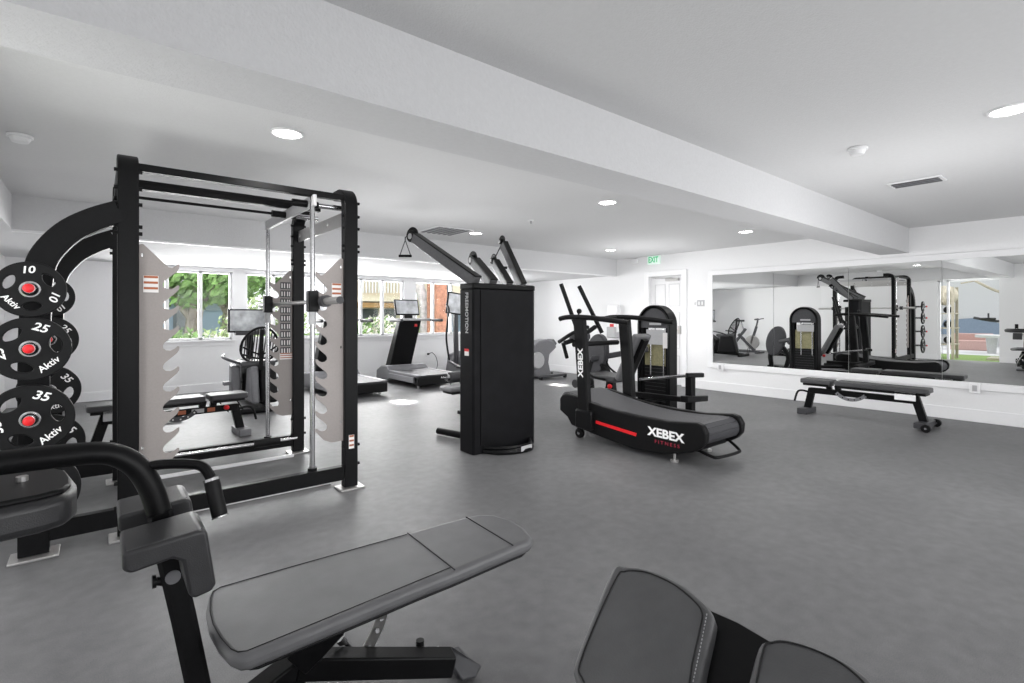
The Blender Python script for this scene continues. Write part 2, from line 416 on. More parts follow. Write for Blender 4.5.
# outlets on the mirror rail
for y, lab in ((4.45, 'white outlet box below the mirror at its door end'), (1.22, 'white outlet box on the mirror rail beyond the wheeled end of the bench')):
    t = thing('wall_outlet', lab, 'outlet', (XR, y, .36), group=None)
    MB().box((XR - .05, y - .05, .35), (XR - .026, y + .05, .47)).build('cover', M['trim'], t, .004)
    MB().box((XR - .053, y - .022, .375), (XR - .05, y + .022, .445)).build('socket', M['lgrey'], t, .001)
# small low round outlet under window 3/4
t = thing('wall_outlet', 'white outlet with a plugged black cord under the window behind the treadmill', 'outlet', (5.55, YF, .4))
MB().box((5.62, YF - .012, .38), (5.70, YF, .50)).build('cover', M['trim'], t, .003)
MB().box((5.64, YF - .05, .42), (5.68, YF - .012, .46)).build('plug', M['black2'], t, .003)
MB().tube(smooth_path([(5.66, YF - .05, .44), (5.72, YF - .1, .47), (5.82, YF - .1, .36), (5.84, YF - .12, .18), (5.7, YF - .2, .02)]), .006).build('cord', M['black2'], t)

# exit sign, sensors, switches
t = thing('exit_sign', 'white ceiling-level sign with green EXIT lettering above the white door', 'sign', (XR, 5.74, 2.25))
MB().box((XR - .05, 5.65, 2.265), (XR - .005, 5.92, 2.425)).build('sign_box', M['exitw'], t, .005)
text('lettering', 'EXIT', .15, (XR - .052, 5.785, 2.345), (0, -1, 0), (0, 0, 1), M['exitg'], t, sx=.72, off=.004)
o = MB().box((XR - .05, 6.16, 2.31), (XR - .002, 6.30, 2.40)).build('door_sensor', M['trim'], None, .01); tag(o, 'small white sensor box high on the wall left of the exit sign', 'sensor')
t = thing('switch_plate', 'white double wall switch plate between the door and the mirror', 'switch', (XR, 4.86, 1.44))
MB().box((XR - .008, 4.76, 1.45), (XR - .001, 4.90, 1.56)).build('plate', M['lgrey'], t, .002)
for y in (4.80, 4.86): MB().box((XR - .014, y - .012, 1.475), (XR - .008, y + .012, 1.535)).build('switch', M['trim'], t, .002)
t = thing('thermostat', 'small white round-edged control left of the wall switch plate', 'thermostat', (XR, 4.96, 1.46))
MB().box((XR - .02, 4.93, 1.47), (XR - .001, 4.99, 1.53)).build('body', M['trim'], t, .01)
# paper/sanitizer holder on right wall
t = thing('wipe_dispenser', 'white wall-mounted dispenser with a red mark left of the door', 'dispenser', (XR, 6.75, .9))
MB().box((XR - .12, 6.60, .95), (XR - .002, 6.86, 1.50)).build('body', M['trim'], t, .02)
MB().box((XR - .16, 6.62, .84), (XR - .002, 6.84, 1.06)).build('tray', M['lgrey'], t, .015)
MB().box((XR - .125, 6.68, 1.02), (XR - .12, 6.78, 1.12)).build('red_mark', M['red'], t)

# ceiling fixtures
def downlight(x, y, lab):
    t = thing('ceiling_light', lab, 'light', (x, y, ZC), group='recessed ceiling lights')
    mb = MB(); mb.tube([V(x, y, ZC - .004) + V(.088 * math.cos(a), .088 * math.sin(a), 0) for a in [2 * PI * k / 28 for k in range(28)]], .009, closed=True)
    mb.build('trim_ring', M['trim'], t)
    MB().cyl((x, y, ZC - .008), (x, y, ZC - .001), .082, seg=28).build('lens', M['lamp'], t)
    L = bpy.data.lights.new('downlight', 'SPOT'); L.energy = 34; L.spot_size = math.radians(150); L.spot_blend = .6; L.shadow_soft_size = .08; L.color = (1, .985, .96)
    lo = bpy.data.objects.new('downlight_lamp', L); COL.objects.link(lo); lo.location = (x, y, ZC - .03); attach(lo, t)
for x, y, lab in ((.92, 3.36, 'round ceiling light above the smith machine'), (3.98, 3.36, 'round ceiling light just beyond the beam, above the curved treadmill'), (6.82, 3.34, 'round ceiling light nearest the mirror wall beyond the beam'),
                  (4.05, 5.76, 'round ceiling light beside the return-air grille'), (6.88, 5.74, 'round ceiling light nearest the exit sign'), (3.93, .44, 'round ceiling light on the near side of the beam at the frame edge')):
    downlight(x, y, lab)
def detector(x, y, lab, r=.075):
    t = thing('smoke_detector', lab, 'smoke detector', (x, y, ZC))
    MB().cyl((x, y, ZC - .018), (x, y, ZC - .001), r, seg=28).build('base', M['trim'], t, .003)
    MB().cyl((x, y, ZC - .048), (x, y, ZC - .018), r * .62, r * .85, seg=28).build('sensor_dome', M['trim'], t, .004)
detector(-.383, 4.477, 'white round smoke detector on the ceiling at the left edge', .065)
detector(4.03, 1.2, 'white round smoke detector on the ceiling near the slotted vent', .06)
t = thing('sprinkler_head', 'tiny white sprinkler on the ceiling above the cable machine', 'sprinkler', (4.02, 4.57, ZC))
MB().cyl((4.02, 4.57, ZC - .012), (4.02, 4.57, ZC - .001), .035).build('escutcheon', M['trim'], t)
MB().cyl((4.02, 4.57, ZC - .045), (4.02, 4.57, ZC - .012), .012).build('head', M['lgrey'], t)
def vent(x, y, lx, ly, n, lab, along='x', dark=True):
    t = thing('ceiling_vent', lab, 'vent', (x, y, ZC))
    MB().box((x - lx / 2 - .025, y - ly / 2 - .025, ZC - .012), (x + lx / 2 + .025, y + ly / 2 + .025, ZC - .001)).build('frame', M['trim'], t, .003)
    MB().box((x - lx / 2, y - ly / 2, ZC - .0135), (x + lx / 2, y + ly / 2, ZC - .012)).build('backing', M['vent'] if dark else M['lgrey'], t)
    s = MB()
    for k in range(n):
        f = (k + .5) / n - .5
        if along == 'y': s.box((x + f * lx - lx / n * .22, y - ly / 2, ZC - .02), (x + f * lx + lx / n * .22, y + ly / 2, ZC - .0136))
        else: s.box((x - lx / 2, y + f * ly - ly / n * .22, ZC - .02), (x + lx / 2, y + f * ly + ly / n * .22, ZC - .0136))
    s.build('slat', M['mgrey'], t)
vent(5.42, 1.18, .17, .32, 3, 'slotted dark ceiling vent on the near side of the beam', 'y')
vent(3.62, 5.85, .50, .50, 6, 'square slatted return-air grille over the cable machine arm', 'y', False)

# ================================================================== SMITH MACHINE
S = thing('smith_machine', 'tall black smith machine rack with sand-coloured toothed safety plates', 'gym rack', (.8, 4.4, 0))
PX = (.137, 1.455); PY = (3.70, 4.97)
ZT = 2.235
def post_top(x, y, s):
    # s=+1 stub bends toward +y
    R = .11
    pts = [V(x, y, .02), V(x, y, 1.0), V(x, y, ZT - .035 - R)] + [V(x, y + s * (R - R * math.cos(a)), ZT - .035 - R + R * math.sin(a)) for a in [PI / 2 * k / 7 for k in range(1, 8)]] + [V(x, y + s * .20, ZT - .035)]
    return pts
for x in PX:
    for y, s in zip(PY, (1, -1)):
        m_ = MB(); m_.prof(post_top(x, y, s), [(-.05, -.031), (-.045, -.036), (.045, -.036), (.05, -.031), (.05, .031), (.045, .036), (-.045, .036), (-.05, .031)], up=(0, s, .001))
        m_.build('upright', M['black'], S)
        MB().box((x - .09, y - .075, 0), (x + .09, y + .075, .014)).build('foot_plate', M['steel'], S, .004)
        b_ = MB()
        sx = -1 if x < .5 else 1
        for z in (2.12, 2.02, 1.93, 1.80, 1.76, .32, .18):
            for dx in (-1, 1):
                b_.cyl((x + dx * .05, y - .02, z), (x + dx * .066, y - .02, z), .011, seg=8)
        b_.build('bolt', M['black2'], S)
for y in PY:
    MB().bar((-.30, y, .125), (PX[1] - .05, y, .125), .06, .10).build('base_rail', M['black'], S, .006)
# top beams along X
for y, z in ((3.72, 2.155), (4.27, 2.16)):
    MB().box((PX[0] + .02, y - .03, z - .022), (PX[1] - .03, y + .03, z + .022)).build('top_beam', M['black'], S, .004)
    r_ = MB()
    for dy in (-.016, .016): r_.cyl((PX[0], y + dy + .08, z - .062), (PX[1] - .28, y + dy + .08, z - .062), .0075, seg=8)
    r_.build('guide_rod', M['black2'], S)
    MB().cyl((PX[1] - .38, y + .08, z - .062), (PX[1] - .2, y + .08, z - .062), .026, seg=14).build('rubber_sleeve', M['black2'], S)
    MB().cyl((PX[1] - .2, y + .08, z - .062), (PX[1] - .02, y + .08, z - .062), .02, seg=14).build('chrome_adjuster', M['chrome'], S)
MB().box((PX[0] - .045, PY[0] + .2, ZT - .07), (PX[0] + .045, PY[1] - .2, ZT)).build('side_beam', M['black'], S, .005)
# perforated cross plate on the right side
hol = [[(u + .018 * math.cos(a), .018 * math.sin(a)) for a in [2 * PI * k / 10 for k in range(10)]] for u in (-.55, -.18, .18, .55)]
shape2d('cross_plate', [(-.62, -.05), (.62, -.05), (.62, .05), (-.62, .05)], hol, .012, (PX[1], 4.335, 2.02), (0, 1, 0), (0, 0, 1), M['steel'], S)
shape2d('cross_plate', [(-.62, -.05), (.62, -.05), (.62, .05), (-.62, .05)], hol, .012, (PX[0], 4.335, 2.02), (0, 1, 0), (0, 0, 1), M['steel'], S)
# toothed plates
def tooth_outline(w=.20, z1=1.70, z0=.36, p=.124, tips=10):
    pts = [(0, z1)]
    # slanted top to the horn
    pts += [(.02, z1 + .005), (w - .055, z1 - .125), (w - .035, z1 - .128), (w - .015, z1 - .11), (w - .004, z1 - .10), (w, z1 - .11), (w - .002, z1 - .13)]
    zt = z1 - .13
    k = 0
    while zt - p > z0 + .05 and k < tips:
        n = zt - p
        pts += [(w - .012, zt - .02), (w - .075, zt - .078), (w - .083, zt - .095), (w - .082, zt - .112), (w - .068, zt - .125), (w - .045, zt - .128), (w - .025, zt - .118), (w - .008, zt - .102), (w, zt - .105), (w - .001, n)]
        zt = n; k += 1
    pts += [(w - .06, zt - .07), (w - .11, z0), (0, z0)]
    return pts
def toothed(x, y, dirx, label_up=None):
    ol = tooth_outline()
    sl = [[(.016 + .006 * math.cos(a), zz + .012 * math.sin(a)) for a in [2 * PI * k / 8 for k in range(8)]] for zz in (1.64, 1.05, .5)]
    if dirx < 0:
        ol = [(-a, b) for a, b in ol][::-1]; sl = [[(-a, b) for a, b in q] for q in sl]
    shape2d('toothed_plate', ol, sl, .010, (x + dirx * .05, y, 0), (1, 0, 0), (0, 0, 1), M['beige'], S)
toothed(PX[0], PY[0], 1); toothed(PX[1], PY[0], -1); toothed(PX[1], PY[1], -1); toothed(PX[0], PY[1], 1)
def sticker(x, y, z, w, h, rows=3):
    a = MB().box((x, y - .0075, z), (x + w, y - .006, z + h)).build('warning_label', M['paper'], S)
    b = MB()
    for k in range(rows): b.box((x + .003, y - .009, z + h * (k + .55) / rows), (x + w - .003, y - .0076, z + h * (k + .95) / rows))
    attach(b.build('label_band', M['orange'], None), a) if False else b.build('label_band', M['orange'], S)
sticker(PX[0] + .07, PY[0], 1.42, .075, .10); sticker(PX[1] - .135, PY[0], 1.42, .07, .10); sticker(PX[1] - .16, PY[1], .88, .12, .06, 3)
g_ = MB(); g2 = MB()
for k in range(9):
    z = 1.56 - k * .075
    g_.box((PX[1] - .155, PY[1] - .0075, z - .032), (PX[1] - .065, PY[1] - .006, z + .032))
    for xx in (-.145, -.123, -.097, -.08): g2.box((PX[1] + xx, PY[1] - .009, z - .022), (PX[1] + xx + .009, PY[1] - .0076, z + .02))
g_.build('number_scale', M['dgrey'], S); g2.build('scale_marks', M['paper'], S)
sticker(PX[1] - .02, PY[0] - .030, .30, .04, .10)
# smith guides along x = 1.2
GX = 1.19
for y, z0 in ((3.72, .175), (4.95, .175)):
    MB().cyl((GX, y, z0), (GX, y, 2.14), .0175, seg=16).build('guide_post', M['chrome'], S)
    MB().cyl((GX, y, z0 - .003), (GX, y, z0 + .02), .032, seg=16).build('guide_collar', M['black2'], S)
    MB().box((GX - .035, y - .035, 1.31), (GX + .035, y + .035, 1.46)).build('bar_carriage', M['black2'], S, .008)
    MB().cyl((GX, y, 1.22), (GX, y, 1.31), .026, seg=14).build('bumper_stop', M['lgrey'], S)
MB().box((GX - .012, 3.66, 2.06), (GX + .012, 5.01, 2.14)).build('guide_header', M['lgrey'], S, .003)
b_ = MB(); b_.cyl((GX + .05, 3.62, 1.385), (GX + .05, 5.06, 1.385), .015, seg=14).cyl((GX + .05, 3.32, 1.385), (GX + .05, 3.58, 1.385), .025, seg=18).cyl((GX + .05, 5.09, 1.385), (GX + .05, 5.43, 1.385), .025, seg=18)
b_.build('smith_bar', M['steel'], S)
MB().cyl((GX + .05, 3.312, 1.385), (GX + .05, 3.319, 1.385), .0255, seg=18).build('bar_end_cap', M['dgrey'], S)
for ya in (3.57, 5.05): MB().cyl((GX + .05, ya, 1.385), (GX + .05, ya + .06, 1.385), .042, seg=18).build('bar_collar', M['dgrey'], S)
# low rod with roller, white floor rails
MB().cyl((.20, 4.87, .16), (1.42, 4.87, .16), .013, seg=12).build('low_rod', M['chrome'], S)
MB().cyl((1.06, 4.87, .16), (1.27, 4.87, .16), .036, seg=16).build('foam_roller', M['black2'], S)
for y in (3.89, 4.84):
    MB().box((.19, y - .016, .0), (1.38, y + .016, .026)).build('floor_rail', M['trim'], S, .004)
# plate storage frame (arched tubes)
for y in PY:
    p_ = [at(px, py, 'y', 3.70) for px, py in ((118, 212), (96, 219), (72, 230), (54, 245), (42, 262), (37, 285), (36, 310))]
    p_ = [V(q.x, y, q.z) for q in p_]; p_[0].x = PX[0] - .04; p_.append(V(-.262, y, 1.0)); p_.append(V(-.262, y, .02))
    m_ = MB(); m_.prof(smooth_path(p_, 4), [(-.033, -.062), (.033, -.062), (.037, -.058), (.037, .058), (.033, .062), (-.033, .062), (-.037, .058), (-.037, -.058)], up=(1, .0, .3))
    m_.build('arched_storage_tube', M['black'], S)
    MB().box((-.36, y - .08, 0), (-.16, y + .08, .014)).build('foot_plate', M['steel'], S, .004)
HOR = []
for y in PY:
    for z in (1.416, 1.119, .766, .40):
        yy = y - .035
        MB().cyl((-.262, yy, z), (-.262, yy - .24, z), .024, seg=16).build('storage_peg', M['chrome'], S)
# ---- weight plates
def weight_plate(r, num, thick=.03):
    hol = []
    for k in range(3):
        a0 = math.radians((35 if num == '10' else 12) + 120 * k); hp = []
        for j in range(20):
            t = 2 * PI * j / 20; rr = r * (.63 + .19 * math.sin(t)); aa = a0 + .48 * math.cos(t) * (1 + .12 * math.sin(t))
            hp.append((rr * math.cos(aa), rr * math.sin(aa)))
        hol.append(hp)
    hol.append([(.027 * math.cos(2 * PI * j / 20), .027 * math.sin(2 * PI * j / 20)) for j in range(20)])
    ol = [(r * math.cos(2 * PI * j / 56), r * math.sin(2 * PI * j / 56)) for j in range(56)]
    t = bpy.data.objects.new('weight_plate', None); COL.objects.link(t)
    o = shape2d('disc', ol, hol, thick, (0, 0, 0), (1, 0, 0), (0, 0, 1), M['black2'], t, .005)
    o = MB(); o.tube([V(.036 * math.cos(2 * PI * j / 24), -thick / 2, .036 * math.sin(2 * PI * j / 24)) for j in range(24)], .006, closed=True, up=(0, 1, 0)); o.build('hub_ring', M['chrome'], t)
    b0 = 35 if num == '10' else 12
    for a in ((95, -20) if num == '10' else (70, 192)):
        a = math.radians(a); c = V(r * .72 * math.cos(a), -thick / 2 - .0005, r * .72 * math.sin(a))
        xd = V(math.sin(a), 0, -math.cos(a)); yd = V(math.cos(a), 0, math.sin(a))
        text('number', num, r * .36, c, xd, yd, M['white'], t, sx=1.1, shear=.15, off=.001)
    # maker name runs along the rim
    a = math.radians(222 if num == '10' else 310)
    c = V(r * .70 * math.cos(a), -thick / 2 - .0005, r * .70 * math.sin(a))
    xd = V(-math.sin(a), 0, math.cos(a)); yd = V(-math.cos(a), 0, -math.sin(a))
    text('maker_name', 'Aktiv', r * .29, c, xd, yd, M['white'], t, off=.0006, shear=.1)
    return t
plates = []
specs = [(.134, '10', 1.416, 'topmost plate'), (.154, '25', 1.119, 'second plate down'), (.167, '35', .766, 'third plate down'), (.19, '45', .40, 'lowest plate')]
rotk = {'10': 0, '25': 0, '35': 0, '45': 0}
for r, num, z, nm in specs:
    t = weight_plate(r, num)
    cz = z - .003
    t.location = (-.262, 3.50, cz)
    t['label'] = 'black round grip plate numbered %s, %s on the near storage post' % (num, nm); t['category'] = 'weight plate'; t['group'] = 'grip plates on the rack storage posts'
    c = dup(t, (-.262, 4.78, cz)); c['label'] = 'black round grip plate numbered %s, %s on the far storage post' % (num, nm)
    c.rotation_euler = (0, .5, 0)
# red peg caps belong to the pegs
for y in PY:
    for z in (1.416, 1.119, .766, .40):
        MB().cyl((-.262, y - .29, z), (-.262, y - .273, z), .022, seg=20).sph((-.262, y - .288, z), .021, (1, .35, 1)).build('red_peg_cap', M['red'], S)

# ================================================================== FLAT BENCHES (two of the same kind)
def flat_bench(label, loc, rotz, knob):
    sg = 1 if knob else -1
    t = thing('adjustable_bench', label, 'bench', loc, rotz, 'flat adjustable benches', world=False)
    def pad(x0, x1, z, nm):
        a, b = .13, .035
        ol = []
        for cx, cy, s in ((x1 - b, a - b, 0), (x0 + b, a - b, 1), (x0 + b, -a + b, 2), (x1 - b, -a + b, 3)):
            for k in range(5):
                g = (s + k / 4) * PI / 2; ol.append(V(cx + b * math.cos(g), cy + b * math.sin(g), z))
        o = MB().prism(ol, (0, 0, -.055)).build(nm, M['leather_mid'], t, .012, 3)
        MB().box((x0 + .03, -.10, z - .085), (x1 - .03, .10, z - .055)).build('pad_board', M['black2'], o, .004)
    pad(-.68, -.32, .46, 'seat_pad'); pad(-.28, .66, .46, 'back_pad')
    MB().box((-.60, -.035, .27), (.55, .035, .34)).build('main_beam', M['black'], t, .006)
    MB().bar((-.57, 0, .33), (-.63, 0, .05), .06, .08, (1, 0, 0)).bar((-.26, 0, .30), (-.28, 0, .40), .05, .06, (1, 0, 0)).bar((-.36, 0, .30), (-.38, 0, .40), .05, .06, (1, 0, 0)).build('seat_post', M['black'], t, .005)
    MB().bar((.50, 0, .40), (.60, 0, .06), .06, .08, (1, 0, 0)).build('rear_post', M['black'], t, .005)
    MB().box((-.70, -.16, 0), (-.58, .16, .075)).build('front_foot', M['dgrey'] if not knob else M['mgrey'], t, .008)
    MB().box((.54, -.20, .02), (.66, .20, .085)).build('rear_foot', M['dgrey'], t, .008)
    for y in (-.24, .24):
        w = MB().cyl((.66, y - .025, .045), (.66, y + .025, .045), .045, seg=20).build('wheel', M['black2'], t, .006)
        MB().cyl((.66, y - .028, .045), (.66, y + .028, .045), .012, seg=10).build('axle_cap', M['chrome'], w)
    for y in (-.06,):
        pass
    MB().box((.34, -.10, .31), (.54, -.09, .405)).box((.34, .09, .31), (.54, .10, .405)).box((.36, -.09, .36), (.52, .09, .38)).build('bracket', M['trim'] if not knob else M['lgrey'], t, .003)
    arc = arcpts((-.12 if not knob else -.30 + .25, sg * .045, .45), .21, math.radians(222), math.radians(318), 16, (1, 0, 0), (0, 0, 1))
    MB().prof(arc, [(-.02, -.004), (.02, -.004), (.02, .004), (-.02, .004)], up=(0, 1, .01)).build('adjustment_arc', M['mgrey'] if not knob else M['dgrey'], t)
    dots = MB()
    for q in arc[1::3]: dots.cyl(q + V(0, sg * .004, 0), q + V(0, sg * .006, 0), .008, seg=8)
    dots.build('arc_hole', M['paper'] if knob else M['black2'], t)
    MB().tube(smooth_path([(-.62, .0, .28), (-.70, .0, .29), (-.755, 0, .26), (-.79, 0, .14)]), .013).build('drag_handle', M['black2'], t)
    if knob:
        for x in (-.48, .10): MB().sph((x, sg * .07, .315), .028, (1, 1, .9)).build('red_knob', M['red'], t)
        for x in (-.38, -.12): MB().box((x, .035, .285), (x + .07, .0375, .325)).build('spec_label', M['orange'], t)
        MB().box((-.28, .035, .285), (-.17, .0375, .325)).build('name_badge', M['lgrey'], t)
    return t
flat_bench('flat adjustable black bench standing against the mirror wall', (7.28, 2.11, 0), -PI / 2, False)
flat_bench('flat adjustable bench with red knobs behind the smith machine', (.57, 6.10, 0), PI + .06, True)

# ================================================================== CABLE MACHINE
C_ = thing('cable_machine', 'tall black dual-arm cable tower with white maker name down its side', 'cable machine', (3.03, 4.1, 0))
x0, x1 = 2.665, 3.43; y0, y1 = 3.83, 4.05; zt = 1.60
pl = [(x0, y1), (x0, y0 + .015), (x0 + .015, y0), (x1 - .05, y0 - .02), (x1, y0 + .02), (x1, y1)]
MB().prism([V(a, b, 0) for a, b in pl], (0, 0, zt - .07)).build('shroud', M['shroud'], C_, .006)
pl2 = [(x0 - .006, y1), (x0 - .006, y0 - .006), (x1 - .05, y0 - .028), (x1 + .006, y0 + .015), (x1 + .006, y1 + .1)]
MB().prism([V(a, b, zt - .07) for a, b in pl2], (0, 0, .055)).build('top_cap', M['black'], C_, .012)
MB().box((x0 + .08, y0 - .012, .08), (x0 + .083, y0 + .0, zt - .08)).build('panel_seam', M['black2'], C_)
text('maker_name', 'FREEMOTION', .066, (x0 - .002, 3.935, 1.31), (0, 0, -1), (0, -1, 0), M['lgrey'], C_, sx=.95, off=.001)
MB().box((x0 - .002, 3.90, .91), (x0, 3.97, .965)).build('warning_label', M['paper'], C_)
MB().box((x0 - .003, 3.90, .95), (x0 - .001, 3.97, .975)).build('label_band', M['red'], C_)
r_ = MB(); r_.tube(smooth_path([(2.78, 3.82, .024), (2.86, 3.70, .024), (3.02, 3.62, .024), (3.20, 3.64, .024), (3.33, 3.80, .024)]), .022)
r_.tube(smooth_path([(2.78, 3.82, .06), (2.86, 3.71, .06), (3.02, 3.64, .06), (3.20, 3.66, .06), (3.32, 3.80, .06)]), .016)
r_.build('base_ring', M['black'], C_)
MB().bar((3.04, 3.592, .045), (3.19, 3.615, .045), .006, .045).build('base_label', M['lgrey'], C_)
MB().box((2.76, 4.05, 0), (3.30, 4.16, 1.42)).build('weight_frame', M['black2'], C_, .01)
MB().cyl((2.84, 4.74, .045), (3.0, 4.1, .045), .035, seg=14).cyl((3.5, 4.74, .045), (3.2, 4.1, .045), .035, seg=14).build('base_leg', M['black'], C_)
MB().cyl((2.838, 4.748, .045), (2.84, 4.738, .045), .03, seg=14).build('leg_cap', M['lgrey'], C_)
def cable_arm(p0, p1, w, h, pr, handle, nm='arm'):
    p0, p1 = V(p0), V(p1); d = (p1 - p0).normalized()
    a = MB().bar(p0, p1 - d * .05, w, h).build('arm', M['arm'], C_, .012, 3)
    n = V(0, 0, 1).cross(d).normalized(); up = d.cross(n).normalized()
    if up.z < 0: up = -up
    MB().bar(p0 + up * (h / 2 + .004), p1 - d * .05 + up * (h / 2 + .004), w * 1.02, .016).build('arm_cover', M['black2'], a, .004)
    c = p1
    pu = MB().cyl(c - n * .03, c + n * .03, pr, seg=24).build('pulley', M['black2'], a, .005)
    MB().cyl(c - n * .036, c + n * .036, pr * .5, seg=20).build('pulley_hub', M['lgrey'], pu)
    cv = MB(); cv.prof([c + d * (-(pr + .04) * math.cos(g) * -1 if False else (pr + .012) * math.cos(g)) + up * ((pr + .012) * math.sin(g)) for g in [PI * (-.15 + .9 * k / 12) for k in range(13)]], [(-.028, -.004), (.028, -.004), (.028, .004), (-.028, .004)], up=n)
    cv.build('pulley_guard', M['black'], a)
    if handle:
        e = c + d * (pr * .9) + V(-RX, -RY, 0) * .045 + V(0, 0, -.03)
        k1 = e + V(0, 0, -.03)
        MB().tube([c + d * pr * .7, e], .006).build('cable_end', M['black2'], a)
        hb = k1 + V(0, 0, -.17); ax = V(RX, RY, 0) * .06
        MB().tube([k1, hb - ax], .005).tube([k1, hb + ax], .005).tube([k1, e], .007).build('handle_strap', M['dgrey'], a)
        MB().cyl(hb - ax * 1.15, hb + ax * 1.15, .014, seg=12).build('handle_grip', M['black2'], a)
def q(px, py, z):
    return at(px, py, 'z', z)
cable_arm((2.78, 3.94, 1.60), (2.61, 4.89, 2.13), .085, .105, .062, True)
cable_arm((3.02, 4.0, 1.59), (3.07, 4.42, 1.87), .085, .10, .055, False)
cable_arm((3.24, 4.02, 1.58), (3.33, 4.40, 1.88), .07, .085, .035, False)
cable_arm((3.39, 3.99, 1.58), (3.46, 4.42, 2.10), .06, .10, .03, False)
hb = MB().tube([(3.46, 4.42, 2.08), (3.28, 4.36, 1.84)], .006); hb.build('spare_cable', M['dgrey'], C_)
MB().cyl((3.30, 4.33, 1.80), (3.42, 4.28, 1.80), .014).build('spare_handle', M['black2'], C_)

# bench seat / roller behind the cable tower
B2 = thing('roller_bench', 'small black-padded seat with a chrome-capped roller behind the cable tower', 'bench', (3.6, 5.2, 0))
c0 = at(448, 377.5, 'y', 5.5)
MB().cyl((c0.x + .01, 5.5, c0.z), (c0.x + .42, 5.5, c0.z), .07, seg=24).build('roller', M['leather'], B2, .01)
MB().cyl((c0.x - .03, 5.5, c0.z), (c0.x + .012, 5.5, c0.z), .05, seg=20).cyl((c0.x - .10, 5.5, c0.z), (c0.x, 5.5, c0.z), .012).build('roller_cap', M['chrome'], B2)
MB().box((3.15, 4.98, .395), (3.70, 5.24, .45)).build('seat_pad', M['leather_top'], B2, .02, 3)
MB().box((3.19, 5.00, .365), (3.66, 5.22, .395)).build('seat_board', M['black2'], B2, .005)
MB().box((3.64, 5.07, .05), (3.72, 5.15, .37)).box((3.64, 5.1, .26), (3.72, 5.54, .34)).box((3.64, 5.46, .3), (3.72, 5.54, c0.z)).build('post', M['black'], B2, .006)
MB().box((3.64, 4.95, 0), (3.95, 5.6, .05)).build('base', M['black'], B2, .01)

# ================================================================== CURVED TREADMILL
T = thing('curved_treadmill', 'black curved manual treadmill with red stripe and white XEBEX lettering', 'treadmill', (4.26, 3.1, 0))
XA, XB = 3.87, 4.545
side = [(559.5, 398), (559.5, 410), (567, 417), (571, 425), (600, 437), (632, 449), (660, 454), (675, 454), (692, 452.8), (700, 449), (705, 444), (706, 434), (702, 426), (696, 423), (667, 421.5), (638.4, 416.5), (615, 411), (593, 404), (575, 396), (566, 393.5), (562, 394.5)]
sp = [at(a, b, 'x', XA) for a, b in side]
for xx, nm in ((XA, 0), (XB - .07, 1)):
    MB().prism([V(xx, q_.y, q_.z) for q_ in sp], (.07, 0, 0)).build('side_fairing', M['black2'], T, .014, 3)
# belt deck
top = [(2.27, .30), (2.30, .345), (2.40, .360), (2.6, .343), (2.9, .335), (3.2, .355), (3.5, .40), (3.8, .452), (3.90, .46), (3.96, .42), (3.98, .36)]
bp = [V(0, a, b) for a, b in top]; bp = smooth_path(bp, 3)
bl = MB(); n_ = len(bp)
bl.prism([V(XA + .07, q_.y, q_.z) for q_ in bp] + [V(XA + .07, 3.9, .27), V(XA + .07, 3.0, .20), V(XA + .07, 2.35, .20)], (XB - XA - .14, 0, 0)); bl.build('running_belt', M['belt'], T)
rib = MB()
for a in range(5):
    g = math.radians(-35 + a * 30); c = V(0, 2.34, .27)
    rib.bar(c + V(XA + .07, -.085 * math.cos(g), .085 * math.sin(g)), c + V(XB - .07, -.085 * math.cos(g), .085 * math.sin(g)), .045, .012, up=(0, -math.cos(g), math.sin(g)))
rib.build('rear_slats', M['dgrey'], T, .003)
# step lip line and red stripe
s0, s1 = at(596, 422, 'x', XA), at(636, 434.5, 'x', XA)
MB().prism([V(XA - .004, s0.y, s0.z + .016), V(XA - .004, s0.y + .0, s0.z - .014), V(XA - .004, s1.y, s1.z - .016), V(XA - .004, s1.y - .01, s1.z + .014)], (.006, 0, 0)).build('red_stripe', M['red'], T)
tp = at(665.5, 435.5, 'x', XA)
text('lettering', 'XEBEX', .105, (XA - .003, tp.y, tp.z + .005), (0, -1, -.02), (0, 0, 1), M['white'], T, sx=1.15, off=.0035)
tp = at(667, 444, 'x', XA)
text('small_lettering', 'FITNESS', .042, (XA - .003, tp.y, tp.z), (0, -1, 0), (0, 0, 1), M['redtxt'], T, sx=1.2, spacing=1.5)
# uprights
for xx, s in ((XA + .005, 1), (XB + .06, -1)):
    MB().rtube([(xx, 3.56, .16), (xx, 3.59, .7), (xx, 3.64, 1.24)], .075, .14, up=(0, 1, 0)).build('upright', M['black2'], T, 0)
    MB().box((xx - .05, 3.44, .13), (xx + .05, 3.66, .32)).build('upright_boot', M['black2'], T, .012)
    MB().tube(smooth_path([(xx, 3.93, 1.25), (xx, 3.8, 1.268), (xx, 3.5, 1.262), (xx, 3.01, 1.215)]), .026, 12).build('hand_rail', M['black2'], T)
MB().tube([(XA + .02, 3.74, 1.255), (XB + .06, 3.74, 1.255)], .022, 12).build('cross_bar', M['black2'], T)
MB().tube([(XA + .02, 3.74, .98), (XB + .06, 3.74, .98)], .028, 12).build('cross_bar', M['black2'], T)
text('upright_lettering', 'XEBEX', .092, (XA - .034, 3.592, .80), (0, .02, 1), (0, 1, 0), M['white'], T, off=.003, sx=1.05)
# console
MB().box((3.98, 3.80, 1.02), (4.22, 3.90, 1.08)).box((4.04, 3.76, .98), (4.16, 3.86, 1.04)).build('console', M['dgrey'], T, .01)
MB().box((3.99, 3.84, 1.055), (4.21, 3.90, 1.10), Matrix.Rotation(-.4, 3, 'X')).build('console_screen', M['mgrey'], T, .004)
